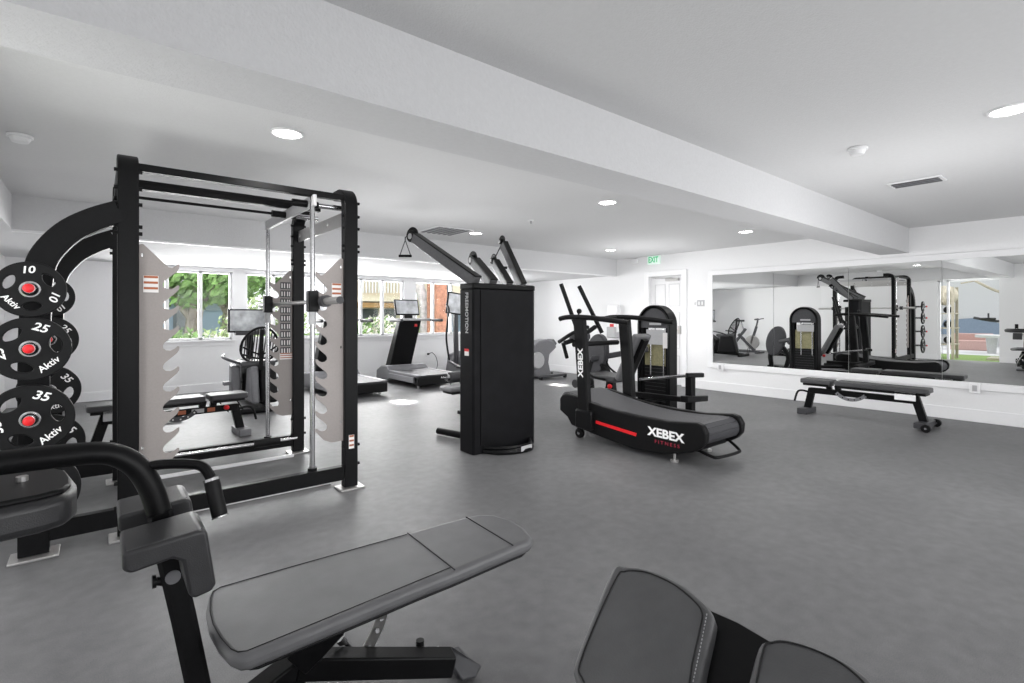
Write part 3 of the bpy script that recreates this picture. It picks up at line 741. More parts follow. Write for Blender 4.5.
# sled push handles
a0, a1 = at(561, 284, 'y', 4.10), at(579, 335, 'y', 3.92)
b0, b1 = at(579, 286, 'y', 4.06), at(602, 333, 'y', 3.86)
for p0, p1 in ((a0, a1), (b0, b1)):
    MB().tube([p0, p1], .024, 12).build('push_handle', M['black2'], T)
MB().tube(smooth_path([at(595, 327, 'y', 3.88), at(580, 337, 'y', 3.86), at(565, 343, 'y', 3.86)]), .026, 12).tube(smooth_path([at(588, 327, 'y', 3.80), at(573, 333, 'y', 3.80), at(559, 342, 'y', 3.80)]), .02, 12).build('lower_grip', M['black2'], T)
MB().tube([at(563, 343, 'y', 3.84), at(567, 358, 'y', 3.84)], .02, 10).build('lower_grip_end', M['black2'], T)
MB().sph((XA + .06, 3.70, 1.33), .028).cyl((XA + .06, 3.72, 1.25), (XA + .06, 3.70, 1.33), .01).build('tension_lever', M['black2'], T)
for xx in (XA + .06, XB - .06):
    w = MB().cyl((xx - .02, 3.69, .052), (xx + .02, 3.69, .052), .052, seg=22).build('transport_wheel', M['black2'], T, .006)
    MB().cyl((xx - .023, 3.69, .052), (xx + .023, 3.69, .052), .018, seg=12).build('wheel_hub', M['chrome'], w)
    MB().bar((xx, 3.69, .06), (xx, 3.66, .2), .05, .05).build('wheel_bracket', M['black2'], T, .004)
    f_ = MB().cyl((xx, 2.56, 0), (xx, 2.56, .02), .035).cyl((xx, 2.56, .0), (xx, 2.56, .12), .012).build('levelling_foot', M['steel'], T)
MB().tube(smooth_path([(XA + .15, 2.42, .13), (XA + .16, 2.27, .09), (XA + .20, 2.22, .085), (XB - .20, 2.20, .085), (XB - .13, 2.23, .10), (XB - .10, 2.36, .17)]), .013, 10).build('lift_handle', M['black2'], T)
MB().box((XA + .09, 2.36, .12), (XB - .09, 3.75, .2)).build('under_frame', M['black'], T, .01)

# ================================================================== SELECTORIZED LEG MACHINE
L_ = thing('leg_machine', 'black seated weight-stack machine with arched tower behind the curved treadmill', 'weight machine', (5.4, 4.0, 0))
ty0, ty1, tx = 3.79, 4.30, 5.80
zc = 1.17
def arch(y0, y1, x, z0, zc, grow=0):
    c = (y0 + y1) / 2; r = (y1 - y0) / 2 + grow
    return [V(x, c + r, z0)] + [V(x, c + r * math.cos(a), zc + r * math.sin(a)) for a in [PI * k / 18 for k in range(19)]] + [V(x, c - r, z0)]
# outer arch rim as a swept band
MB().prof(arch(ty0, ty1, tx, .04, zc), [(-.11, -.022), (.11, -.022), (.11, .022), (-.11, .022)], up=(0, .0001, 0) if False else (1, 0, .0)).build('tower_rim', M['black'], L_) if False else None
m_ = MB(); ol = arch(ty0, ty1, tx - .08, .04, zc); il = arch(ty0, ty1, tx - .08, .04, zc, -.04)
for i in range(len(ol) - 1):
    qd = [ol[i], ol[i + 1], il[i + 1], il[i]]; m_.prism(qd, (.16, 0, 0))
bmesh.ops.remove_doubles(m_.bm, verts=m_.bm.verts, dist=.0005)
m_.build('tower_rim', M['black'], L_)
for xx in (tx - .06, tx + .055):
    hd = [V(xx, 4.265, 1.12)] + [V(xx, 4.045 + .22 * math.cos(a), 1.17 + .22 * math.sin(a)) for a in [PI * k / 14 for k in range(15)]] + [V(xx, 3.825, 1.12)]
    MB().prism(hd, (.006, 0, 0)).build('tower_head_panel', M['dgrey'], L_)
    MB().box((xx, 3.82, .05), (xx + .005, 3.87, 1.12)).box((xx, 4.22, .05), (xx + .005, 4.27, 1.12)).build('tower_side_panel', M['shroud'], L_)
MB().box((tx - .04, 3.88, .08), (tx + .04, 4.21, .62)).build('weight_stack', M['black2'], L_)
lines = MB()
for k in range(11): lines.box((tx - .042, 3.88, .10 + k * .048), (tx + .042, 4.21, .105 + k * .048))
lines.build('stack_gap', M['dgrey'], L_)
MB().box((tx - .035, 3.88, .62), (tx + .035, 4.21, .98)).build('back_sheet', M['brass'], L_)
MB().cyl((tx - .06, 3.90, .5), (tx - .06, 3.90, 1.12), .01).cyl((tx - .06, 4.10, .5), (tx - .06, 4.10, 1.12), .01).cyl((tx + .05, 3.90, .5), (tx + .05, 3.90, 1.12), .01).cyl((tx + .05, 4.10, .5), (tx + .05, 4.10, 1.12), .01).build('guide_rod', M['chrome'], L_)
MB().box((tx - .075, 3.86, .90), (tx - .068, 4.16, 1.10)).box((tx + .068, 3.86, .95), (tx + .075, 4.16, 1.08)).build('instruction_placard', M['lgrey'], L_, .002)
MB().box((tx - .078, 3.83, .86), (tx - .07, 3.90, 1.06)).build('info_label', M['paper'], L_)
MB().box((tx - .105, 3.91, 1.16), (tx - .10, 4.09, 1.19)).box((tx + .10, 3.91, 1.16), (tx + .105, 4.09, 1.19)).build('tower_badge', M['lgrey'], L_)
MB().box((tx - .12, 3.77, 0), (tx + .12, 4.32, .06)).build('tower_base', M['black'], L_, .01)
# main frame
MB().bar((5.12, 3.15, .11), (5.12, 4.85, .11), .09, .10).bar((5.12, 4.0, .11), (5.8, 4.0, .11), .09, .08).build('main_frame', M['black'], L_, .01)
MB().bar((5.02, 3.15, .36), (5.62, 3.25, .30), .09, .07).build('rear_stabiliser', M['black'], L_, .01)
MB().bar((5.23, 3.2, 0), (5.23, 3.2, .60), .085, .085, (1, 0, 0)).build('rear_post', M['black'], L_, .01)
MB().bar((5.15, 3.2, .61), (5.33, 3.1, .61), .06, .05).build('post_cap', M['black2'], L_, .01)
MB().cyl((5.15, 3.84, .50), (5.23, 3.25, .595), .018, seg=14).build('chrome_rail', M['chrome'], L_)
MB().bar((5.12, 3.9, .32), (5.23, 3.24, .32), .05, .06).build('lower_rail', M['black2'], L_, .008)
# seat and back
MB().prism([V(4.86, 4.0, .53), V(4.86, 4.42, .56), V(5.20, 4.42, .56), V(5.20, 4.0, .53)], (0, 0, -.07)).build('seat_pad', M['leather_mid'], L_, .022, 3)
bk = MB(); bk.bar((5.02, 3.98, .50), (5.02, 3.70, 1.06), .30, .07, (0, 1, .3)); bk.build('back_pad', M['leather_top'], L_, .022, 3)
bk = MB(); bk.bar((5.02, 4.02, .52), (5.02, 3.745, 1.05), .25, .012, (0, 1, .3)); bk.build('back_facing', M['leather_top'], L_, .005)
MB().bar((5.02, 3.93, .48), (5.02, 3.66, 1.0), .10, .05, (0, 1, .3)).build('back_frame', M['black'], L_, .006)
MB().bar((5.05, 4.15, .12), (5.05, 4.2, .48), .08, .08, (0, 1, 0)).build('seat_post', M['black'], L_, .006)
# oval shroud and arm
sh = MB(); c = V(5.36, 4.76, .72)
ov = [V(c.x, c.y + .19 * math.cos(a) + (-.05) * math.sin(a), c.z + .31 * math.sin(a)) for a in [2 * PI * k / 28 for k in range(28)]]
sh.prism(ov, (.10, 0, 0)); sh.build('oval_shroud', M['dgrey'], L_, .02, 3)
MB().bar((5.34, 4.80, .68), (5.72, 4.12, .84), .10, .075).build('press_arm', M['dgrey'], L_, .02)
MB().prof(smooth_path([(5.40, 4.80, .66), (5.40, 4.88, .42), (5.40, 4.86, .2), (5.36, 4.92, .02)]), [(-.03, -.045), (.03, -.045), (.03, .045), (-.03, .045)], up=(1, 0, 0)).prof(smooth_path([(5.40, 4.64, .62), (5.40, 4.52, .42), (5.40, 4.56, .2), (5.40, 4.62, .02)]), [(-.03, -.04), (.03, -.04), (.03, .04), (-.03, .04)], up=(1, 0, 0)).box((5.32, 4.45, 0), (5.48, 5.0, .05)).build('shroud_legs', M['black'], L_)
MB().bar((4.98, 4.62, .40), (5.36, 4.7, .50), .05, .05).cyl((4.80, 4.60, .40), (5.12, 4.60, .40), .055).build('ankle_roller', M['leather'], L_, .006)
MB().tube(smooth_path([(4.85, 4.12, .50), (4.80, 4.28, .52), (4.80, 4.42, .60), (4.82, 4.46, .68)]), .014).tube(smooth_path([(5.22, 4.12, .50), (5.27, 4.28, .52), (5.27, 4.42, .60), (5.26, 4.46, .68)]), .014).build('seat_handle', M['black2'], L_)
MB().sph((4.84, 4.05, .42), .03).build('adjustment_knob', M['red'], L_)

# ================================================================== TREADMILLS at the window
def treadmill(label, loc, rotz):
    t = thing('treadmill', label, 'treadmill', loc, rotz, 'motor treadmills by the windows', world=False)
    # local: rear edge at y=0, hood toward +y, x centred
    MB().box((-.42, 0, .13), (.42, 1.15, .22)).build('deck_frame', M['dgrey'], t, .012)
    MB().box((-.42, -.02, .06), (.42, .12, .215)).build('rear_cap', M['black2'], t, .02, 3)
    MB().box((-.34, .0, .218), (.34, 1.2, .236)).build('running_belt', M['belt'], t, .005)
    for s in (-1, 1):
        MB().box((s * .38 - .045, .02, .21), (s * .38 + .045, 1.2, .245)).build('side_rail', M['mgrey'], t, .008)
        MB().cyl((s * .34, .12, 0), (s * .34, .12, .13), .02).build('foot', M['lgrey'], t)
        MB().box((s * .43 - .012, .12, .10), (s * .43 + .012, 1.1, .20)).build('side_trim', M['mgrey'], t, .006)
    hood = [(1.10, .05), (1.10, .25), (1.20, .33), (1.45, .31), (1.66, .22), (1.68, .05)]
    MB().prism([V(-.43, a, b) for a, b in hood], (.86, 0, 0)).build('motor_hood', M['mgrey'], t, .025, 3)
    MB().prism([V(-.28, 1.36, .26), V(-.28, 1.60, .26), V(-.24, 1.16, 1.20), V(-.24, 1.00, 1.20)], (.46, 0, 0)).build('console_column', M['black2'], t, .02)
    MB().box((.08, 1.02, 1.07), (.135, 1.06, 1.125), None).build('round_badge', M['red'], t, .005)
    MB().box((-.46, .90, 1.19), (.40, 1.16, 1.235)).build('console_shelf', M['lgrey'], t, .015)
    for s in (-1, 1): MB().bar((s * .42 - .03, 1.0, 1.20), (s * .42 - .03, .50, 1.20), .05, .055).build('arm_rail', M['dgrey'], t, .02)
    MB().box((-.14, 1.03, 1.22), (.04, 1.11, 1.32)).build('screen_neck', M['black2'], t, .01)
    R = Matrix.Rotation(-.25, 3, 'X')
    sc = MB().box((-.33, 1.04, 1.29), (.18, 1.08, 1.60), R).build('console_screen', M['black2'], t, .01)
    MB().box((-.305, 1.036, 1.315), (.155, 1.0415, 1.575), R, (-.075, 1.06, 1.445)).build('display', M['screen'], sc)
    return t
treadmill('motor treadmill with tall screen under the rightmost windows, right of the black rack', (4.72, 7.87, 0), 0)
treadmill('motor treadmill partly hidden behind the smith machine right posts', (3.20, 7.62, 0), 0)

# ================================================================== RECUMBENT BIKE
R_ = thing('recumbent_bike', 'recumbent exercise bike with mesh backrest and wide screen under the windows', 'exercise bike', (1.75, 7.9, 0))
MB().cyl((1.42, 7.28, .04), (2.02, 7.28, .04), .035).cyl((1.45, 8.75, .04), (2.3, 8.75, .04), .035).bar((1.75, 7.28, .06), (1.80, 8.75, .10), .10, .07).build('base', M['black'], R_, .005)
MB().prism([V(1.60, 8.05, .10), V(1.60, 8.70, .10), V(1.60, 8.62, .62), V(1.60, 8.30, .66), V(1.60, 8.0, .45)], (.34, 0, 0)).build('drive_housing', M['black2'], R_, .05, 3)
MB().prism([V(1.45, 7.95, .12), V(1.45, 8.20, .12), V(1.45, 8.18, .60), V(1.45, 8.0, .58)], (.12, 0, 0)).build('drive_cover', M['mgrey'], R_, .03, 3)
MB().prism([V(1.60, 7.45, .10), V(1.60, 7.92, .10), V(1.60, 7.80, .56), V(1.60, 7.55, .60)], (.10, 0, 0)).build('seat_fairing', M['mgrey'], R_, .03, 3)
MB().prism([V(1.72, 7.40, .10), V(1.72, 8.0, .10), V(1.72, 7.90, .60), V(1.72, 7.52, .60)], (.20, 0, 0)).build('seat_pedestal', M['black2'], R_, .04, 3)
MB().box((1.50, 7.62, .58), (1.94, 8.02, .66)).build('seat_pad', M['leather_mid'], R_, .03, 3)
bx_, bz_ = 1.72, .88
ring = [V(bx_ + .235 * math.cos(a) * (1 - .12 * math.sin(a)), 7.56 - .12 * math.sin(a), bz_ + .245 * math.sin(a)) for a in [2 * PI * k / 28 for k in range(28)]]
MB().tube(ring, .016, 8, closed=True, up=(0, 1, 0)).build('back_frame', M['black2'], R_)
g = MB(); vs = [g.bm.verts.new(q_) for q_ in ring]; g.bm.faces.new(vs); g.build('back_mesh', M['seatmesh'], R_)
MB().bar((bx_, 7.53, .55), (bx_, 7.47, 1.10), .05, .03, (0, 1, 0)).tube(smooth_path([(bx_ - .21, 7.56, .86), (bx_, 7.50, .76), (bx_ + .21, 7.56, .86)]), .012).tube(smooth_path([(bx_ - .2, 7.6, .76), (bx_, 7.5, .70), (bx_ + .2, 7.6, .76)]), .012).build('back_spine', M['black2'], R_)
MB().tube(smooth_path([(1.54, 7.70, .62), (1.38, 7.72, .68), (1.32, 7.86, .72), (1.36, 8.02, .74)]), .018).tube(smooth_path([(1.90, 7.70, .62), (2.06, 7.72, .68), (2.12, 7.86, .72), (2.08, 8.02, .74)]), .018).build('side_grip', M['dgrey'], R_)
MB().bar((1.77, 8.42, .55), (1.76, 8.36, 1.10), .09, .07, (0, 1, 0)).build('console_mast', M['black2'], R_, .01)
s0, s1 = at(228, 309, 'y', 8.30), at(268.5, 332, 'y', 8.30)
sc = MB().box((s0.x, 8.30, s1.z), (s1.x, 8.34, s0.z)).build('console_screen', M['black2'], R_, .008)
MB().box((s0.x + .025, 8.296, s1.z + .025), (s1.x - .025, 8.2995, s0.z - .02)).build('display', M['screen_d'], sc)
MB().box((1.55, 8.22, 1.0), (1.95, 8.36, 1.05)).build('console_tray', M['dgrey'], R_, .01)
MB().tube(smooth_path([(1.30, 7.34, .05), (1.20, 7.34, .20), (1.36, 7.32, .22), (1.46, 7.30, .06)], 4), .008).build('rear_lift_handle', M['black2'], R_)
for s in (-1, 1):
    MB().cyl((1.75 + s * .24, 8.15 + s * .1, .34), (1.75, 8.15, .34), .014).box((1.75 + s * .34 - .05, 8.10 + s * .1, .31), (1.75 + s * .34 + .03, 8.22 + s * .1, .36)).build('pedal', M['mgrey'], R_, .005)

# ================================================================== SPIN BIKE (seen in the mirror)
P_ = thing('spin_bike', 'slim upright spin bike seen in the mirror beside the recumbent bike', 'exercise bike', (.55, 7.9, 0))
MB().bar((.30, 7.35, .05), (.80, 7.35, .05), .08, .05).bar((.30, 8.45, .05), (.80, 8.45, .05), .08, .05).bar((.55, 7.35, .07), (.55, 8.45, .07), .06, .06).build('base', M['dgrey'], P_, .01)
MB().bar((.55, 7.50, .10), (.55, 8.02, .60), .06, .09).bar((.55, 8.30, .1), (.55, 7.78, .78), .06, .08).bar((.55, 7.62, .30), (.55, 7.44, .86), .05, .07).build('frame', M['dgrey'], P_, .01)
MB().cyl((.525, 7.58, .36), (.575, 7.58, .36), .22, seg=32).build('flywheel', M['steel'], P_, .01)
MB().bar((.55, 7.84, .74), (.55, 7.92, 1.0), .03, .04).build('seat_post', M['chrome'], P_)
MB().prism([V(.46, 8.08, 1.0), V(.64, 8.08, 1.0), V(.57, 7.82, 1.0), V(.53, 7.82, 1.0)], (0, 0, .06)).build('saddle', M['leather'], P_, .015, 3)
MB().bar((.55, 7.46, .8), (.55, 7.40, 1.05), .03, .04).tube(smooth_path([(.38, 7.30, 1.10), (.38, 7.42, 1.08), (.55, 7.44, 1.06), (.72, 7.42, 1.08), (.72, 7.30, 1.10)]), .015).build('handlebar', M['dgrey'], P_)

# ================================================================== ELLIPTICAL behind the cable tower
E_ = thing('elliptical_trainer', 'elliptical trainer with tilted screen, mostly hidden behind the cable tower', 'elliptical', (5.75, 9.0, 0))
s0 = at(447, 293, 'y', 9.0); s1 = at(470, 315, 'y', 9.0)
sc = MB().box((s0.x, 9.0, s1.z), (s1.x + .05, 9.04, s0.z), Matrix.Rotation(.12, 3, 'Y')).build('console_screen', M['black2'], E_, .01)
MB().box((s0.x + .03, 8.994, s1.z + .03), (s1.x + .02, 8.9985, s0.z - .03), Matrix.Rotation(.12, 3, 'Y')).build('display', M['screen'], sc)
MB().bar((5.90, 9.1, .2), (5.84, 9.05, 1.35), .09, .07, (0, 1, 0)).build('mast', M['dgrey'], E_, .01)
for s in (-1, 1):
    xx = 5.86 + s * .26
    MB().tube(smooth_path([(xx, 9.02, 1.52), (xx, 8.92, 1.40), (xx, 8.98, 1.15), (xx, 9.02, .8), (xx, 8.9, .35)]), .02, 10).build('swing_arm', M['black2'], E_)
    MB().bar((xx, 8.92, .35), (xx, 8.1, .16 + .12 * (s + 1)), .05, .05).build('pedal_link', M['dgrey'], E_, .01)
    MB().box((xx - .07, 8.2, .24 + .1 * (s + 1)), (xx + .07, 8.55, .29 + .1 * (s + 1))).build('foot_pedal', M['black2'], E_, .015)
MB().prism([V(5.92, 8.85, .05), V(5.92, 9.6, .05), V(5.92, 9.5, .45), V(5.92, 9.1, .55), V(5.92, 8.9, .3)], (.30, 0, 0)).build('drive_housing', M['mgrey'], E_, .04, 3)
MB().bar((5.55, 7.95, .05), (6.25, 7.95, .05), .07, .06).bar((5.88, 7.95, .07), (5.88, 8.8, .09), .08, .06).build('base', M['black'], E_, .01)

# ================================================================== grey-cased bike right of the tower
K_ = thing('grey_exercise_bike', 'grey-cased exercise bike against the white wall right of the cable tower', 'exercise bike', (7.15, 7.75, 0))
yk = 7.75
def kp(px, py): 
    q_ = at(px, py, 'y', yk); return V(q_.x, yk - .12, q_.z)
MB().prism([kp(532, 376), kp(548, 376), kp(545, 362), kp(546, 354), kp(553, 347), kp(550, 341), kp(543, 339), kp(536, 341), kp(530, 346), kp(528, 360)], (0, .28, 0)).build('housing', M['mgrey'], K_, .03, 3)
cc = kp(533, 360)
MB().cyl((cc.x, yk - .17, cc.z), (cc.x, yk + .2, cc.z), .17, seg=28).build('flywheel_cover', M['lgrey'], K_, .02)
e0, e1 = kp(531, 378), kp(557, 377)
MB().box((e0.x, yk - .25, .03), (e1.x + .05, yk - .17, .08)).box((e0.x, yk + .17, .03), (e1.x + .05, yk + .25, .08)).box((e0.x + .1, yk - .2, .02), (e0.x + .3, yk + .2, .07)).build('base', M['dgrey'], K_, .01)
MB().cyl((e0.x + .06, yk - .26, .03), (e0.x + .06, yk - .2, .03), .03).cyl((e1.x, yk - .26, .03), (e1.x, yk - .2, .03), .03).build('transport_wheel', M['black2'], K_)
tp = kp(549, 346)
MB().box((tp.x - .16, yk - .10, tp.z - .07), (tp.x + .14, yk + .12, tp.z + .07), Matrix.Rotation(-.75, 3, 'Y')).build('upper_cover', M['arm'], K_, .02)

# ================================================================== FOREGROUND DECLINE BENCH
D_ = thing('decline_bench', 'black padded decline bench with leg hold-down pads in the foreground', 'bench', (.72, 1.53, 0))
yaw, pit = -.1407, .0848; ctr = V(.716, 1.527, .482)
ax = V(math.cos(yaw) * math.cos(pit), math.sin(yaw) * math.cos(pit), math.sin(pit)); wd = V(-math.sin(yaw), math.cos(yaw), 0); nn = ax.cross(wd).normalized()
def onpad(px, py, off=0): return on_plane(px, py, ctr + nn * off, nn)
outp = [(218, 585.5), (300, 562.5), (407, 532.5), (465, 516.5), (480, 513.5), (495, 514), (512, 519), (525, 527), (533, 536.5), (528, 541), (514, 546.5), (456, 571), (420, 585), (330, 622), (248, 655.5), (238, 657), (228, 653), (217, 641), (208, 625), (205, 610), (208, 594), (212, 588)]
O_ = [onpad(*q_) for q_ in outp]
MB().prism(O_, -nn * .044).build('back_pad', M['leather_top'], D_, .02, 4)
MB().prism([ctr + (q_ - ctr) * .95 - nn * .040 for q_ in O_], -nn * .014).build('pad_shell', M['black2'], D_, .008)
def strip(a, b, w=.004, z=.0015, m='stitch'):
    p0, p1 = onpad(*a, off=z - .0005), onpad(*b, off=z - .0005)
    return p0, p1
sm = MB()
for a, b in (((407.5, 533), (455, 570)), ((466, 517), (513, 545.5))):
    p0, p1 = onpad(*a), onpad(*b); sm.bar(p0 + nn * .0005, p1 + nn * .0005, .0028, .003, nn)
ins = [onpad(*q_, off=0) for q_ in ((407, 534.5), (300, 564.5), (220, 587.5), (213, 592), (210.5, 598), (210, 611), (213, 624), (221, 638), (231, 649), (238, 652), (247, 651), (330, 617), (420, 580), (452, 567))]
sm.tube([q_ + nn * .0005 for q_ in ins], .0016, 6)
sm.build('pad_seam', M['stitch'], D_)
# main frame
def base(px, py, z): return at(px, py, 'z', z)
lo = base(455, 668, .055)
hinge = ctr - ax * .16 - nn * .12
MB().bar(ctr + ax * .10 - nn * .10 - V(0, 0, 0), hinge - ax * .1, .10, .05, nn).build('pad_carrier', M['black'], D_, .008)
MB().bar(at(452, 662, 'z', .075), at(298, 664, 'z', .20), .07, .07).build('main_beam', M['black'], D_, .006)
MB().bar(at(298, 660, 'z', .24), hinge, .07, .08).bar(at(300, 664, 'z', .19), at(180, 760, 'z', .06), .08, .08).build('centre_column', M['black'], D_, .006)
f0 = at(462, 667, 'z', .02)
ff = MB(); ff.bar(f0 + wd * .10, f0 - wd * .04, .07, .028); ff.build('front_foot', M['dgrey'], D_, .008)
MB().prism([at(444, 649, 'z', .10), at(452, 650, 'z', .10), at(481, 668, 'z', .015), at(476, 678, 'z', .015), at(462, 682, 'z', .015), at(450, 664, 'z', .07)], (0, 0, .012)).build('foot_guard', M['dgrey'], D_, .004)
q0 = at(420, 650, 'z', .115)
MB().cyl(q0, q0 + V(0, 0, .035), .014, seg=12).build('pin_stub', M['black2'], D_)
MB().box(at(427, 654, 'z', .118) - V(.01, .01, .0), at(427, 654, 'z', .118) + V(.05, .015, .002), Matrix.Rotation(yaw, 3, 'Z')).build('spec_label', M['lgrey'], D_)
arc_ = [at(px, py, 'z', z) for px, py, z in ((385, 600, .36), (380, 622, .26), (371, 642, .18), (360, 660, .12), (346, 680, .07))]
MB().prof(smooth_path(arc_, 4), [(-.018, -.004), (.018, -.004), (.018, .004), (-.018, .004)], up=tuple(wd)).build('adjustment_arc', M['steel'], D_)
hd_ = MB()
for a, b, z in ((381, 618, .275), (377, 630, .235), (369, 647, .165), (352, 672, .09)):
    c0 = at(a, b, 'z', z); hd_.cyl(c0 - wd * .008, c0 - wd * .001, .007, seg=10)
hd_.build('arc_hole', M['lgrey'], D_)
c0 = at(343, 640, 'z', .22); c1 = at(352, 649, 'z', .17)
MB().cyl(c0, c1, .010, seg=12).cyl(c0 + (c0 - c1) * .4, c0, .019, seg=14).build('pull_pin', M['chrome'], D_)
# leg-hold post: from the bench base, up between the pads, over to the left
def dp(px, py, d):  # at a given forward depth
    r = ray(px, py); return V(0, 0, H) + r * d
rt = V(RX, RY, 0)
NY = 1.565
def ny(px, py): return at(px, py, 'y', NY)
post = [ny(160, 515), ny(151, 488), ny(138, 468), ny(121, 457), ny(100, 453), ny(60, 456), ny(0, 463), ny(-90, 474)]
MB().prof(smooth_path(post, 5), [(.027 * math.cos(2 * PI * k / 14), .029 * math.sin(2 * PI * k / 14)) for k in range(14)], up=(0, 1, 0)).build('curved_neck', M['black'], D_)
MB().rtube([ny(220, 800), ny(199, 690), ny(183, 615), ny(170, 560), ny(159, 511)], .055, .058, up=(0, 1, 0)).build('leg_hold_post', M['black'], D_)
c0 = at(173, 577, 'y', NY - .0285)
MB().cyl(c0, c0 + V(0, -.003, 0), .017, seg=20).build('pivot_cap', M['mgrey'], D_)
c0 = ny(165, 582); c1 = ny(156, 581)
MB().cyl(c0, c1, .010, seg=10).cyl(c1, c1 - V(.008, 0, 0), .016, seg=12).build('side_knob', M['black2'], D_)
def block(y0, dy):
    pr_ = [(.040, .775), (.185, .788), (.197, .780), (.215, .652), (.205, .640), (.172, .634), (.160, .645), (.148, .725), (.13, .738), (.055, .728), (.040, .738)]
    o = MB().prism([V(a, y0, b) for a, b in pr_], (0, dy, 0)).build('leg_pad', M['leather'], D_, .010, 4)
    st = MB(); n_ = 26
    for k in range(n_):
        a = .048 + (.19 - .048) * k / n_; z = .775 + (.788 - .775) * (a - .04) / .145
        st.box((a, y0 + .012, z - .001), (a + .0032, y0 + .0135, z + .0008))
    st.build('stitching', M['mgrey'], o)
block(1.355, .155)
block(1.615, .155)
hp = [ny(146, 467), at(165, 464, 'y', 1.55), at(190, 464, 'y', 1.53), at(203, 467, 'y', 1.52), at(211, 478, 'y', 1.51)]
MB().tube(smooth_path(hp), .0125, 10).build('side_handle', M['black'], D_)
g0, g1 = at(211.5, 480, 'y', 1.51), at(220, 516, 'y', 1.48)
MB().cyl(g0, g1, .0185, seg=18).build('handle_grip', M['black2'], D_, .003)
MB().cyl(g0 - (g1 - g0) * .04, g0 + (g1 - g0) * .03, .0195, seg=18).build('grip_collar', M['chrome'], D_)
MB().cyl(g1, g1 + (g1 - g0) * .03, .0195, seg=18).build('grip_collar', M['chrome'], D_)
# second pad hanging under the neck at the left
lp = [at(px, py, 'z', .86) for px, py in ((-70, 478), (58, 470), (70, 472), (77, 480), (77, 487), (69, 494), (40, 502), (0, 510), (-70, 524))]
MB().prism(lp, (0, 0, -.075)).build('foot_pad', M['leather'], D_, .02, 4)
lp2 = [V(q_.x, q_.y, .872) for q_ in lp]; cm = sum(lp2, V(0, 0, 0)) / len(lp2)
MB().prism([cm + (q_ - cm) * .86 for q_ in lp2], (0, 0, -.014)).build('pad_backplate', M['black2'], D_, .005)
c0 = at(22, 481, 'z', .872)
MB().cyl(c0, c0 + V(0, 0, .012), .012, seg=10).build('pad_bolt', M['steel'], D_)
MB().cyl(at(-20, 487, 'z', .87), at(-20, 487, 'z', .87) + V(0, 0, .11), .03).build('pad_hanger', M['black'], D_)
MB().bar(at(160, 800, 'z', .04), at(420, 800, 'z', .04), .07, .06).build('rear_foot', M['black'], D_, .008)

# ================================================================== BACK-EXTENSION BENCH (bottom edge)
X_ = thing('back_extension_bench', 'pair of black stitched pads of an exercise bench cut by the bottom edge', 'bench', (.62, .5, 0))
cA = dp(650, 620, .80); nA = (V(0, 0, 1) - rt * .42 - V(FX, FY, 0) * .25).normalized()
def onA(px, py, off=0): return on_plane(px, py, cA + nA * off, nA)
def hip_pad(ol, inner, stitch):
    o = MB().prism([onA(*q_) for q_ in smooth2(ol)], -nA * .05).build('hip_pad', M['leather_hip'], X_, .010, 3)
    sp_ = [onA(*q_) + nA * .0006 for q_ in smooth2(inner)]
    MB().tube(sp_, .0014, 6, closed=True, up=tuple(nA)).build('piping', M['stitch'], o)
    st = MB()
    pts = [onA(*q_) + nA * .0005 for q_ in stitch]
    for i in range(len(pts) - 1):
        d = pts[i + 1] - pts[i]; k = int(d.length / .0055)
        for j in range(k):
            a = pts[i] + d * (j / k); st.bar(a, a + d.normalized() * .003, .0012, .001, nA)
    st.build('stitching', M['lgrey'], o)
    return o
def smooth2(pts, n=3):
    P3 = smooth_path([V(a, b, 0) for a, b in pts], n, True); return [(q_.x, q_.y) for q_ in P3]
hip_pad([(612, 568), (625, 565.5), (648, 568), (678, 581), (700, 598), (712, 612), (712, 625), (704, 660), (696, 700), (688, 722), (660, 728), (605, 722), (590, 712), (574, 678), (574, 662), (590, 620)],
        [(617, 577), (624, 572), (633, 571), (650, 573.5), (676, 586), (696, 603), (702, 613), (701, 625), (692, 665), (684, 705), (655, 718), (606, 712), (582, 678), (580, 664), (596, 622)],
        [(707, 614), (700, 650), (691, 692)])
hip_pad([(757, 646), (768, 638.5), (785, 637), (815, 645), (845, 659), (868, 676), (882, 694), (880, 720), (872, 760), (860, 790), (800, 800), (750, 790), (732, 765), (734, 735), (745, 690)],
        [(764, 648), (772, 643), (786, 642), (814, 650), (842, 664), (862, 681), (873, 697), (870, 725), (862, 770), (800, 786), (755, 776), (742, 760), (745, 735), (755, 690)],
        [(770, 700), (765, 730), (764, 745)])
MB().prism([onA(706, 608, -.022), onA(738, 622, -.022), onA(772, 642, -.022), onA(770, 760, -.022), onA(690, 760, -.022)], -nA * .01).build('pad_bracket', M['black'], X_, .002)
lowA = V(onA(730, 720).x, onA(730, 720).y, 0)
MB().bar(onA(730, 720, -.05), lowA + V(0, 0, .03), .07, .07, (1, 0, 0)).build('post', M['black'], X_, .006)
MB().box(lowA + V(-.25, -.04, 0), lowA + V(.25, .04, .05)).box(lowA + V(-.035, -.6, 0), lowA + V(.035, .05, .05)).build('base', M['black'], X_, .008)

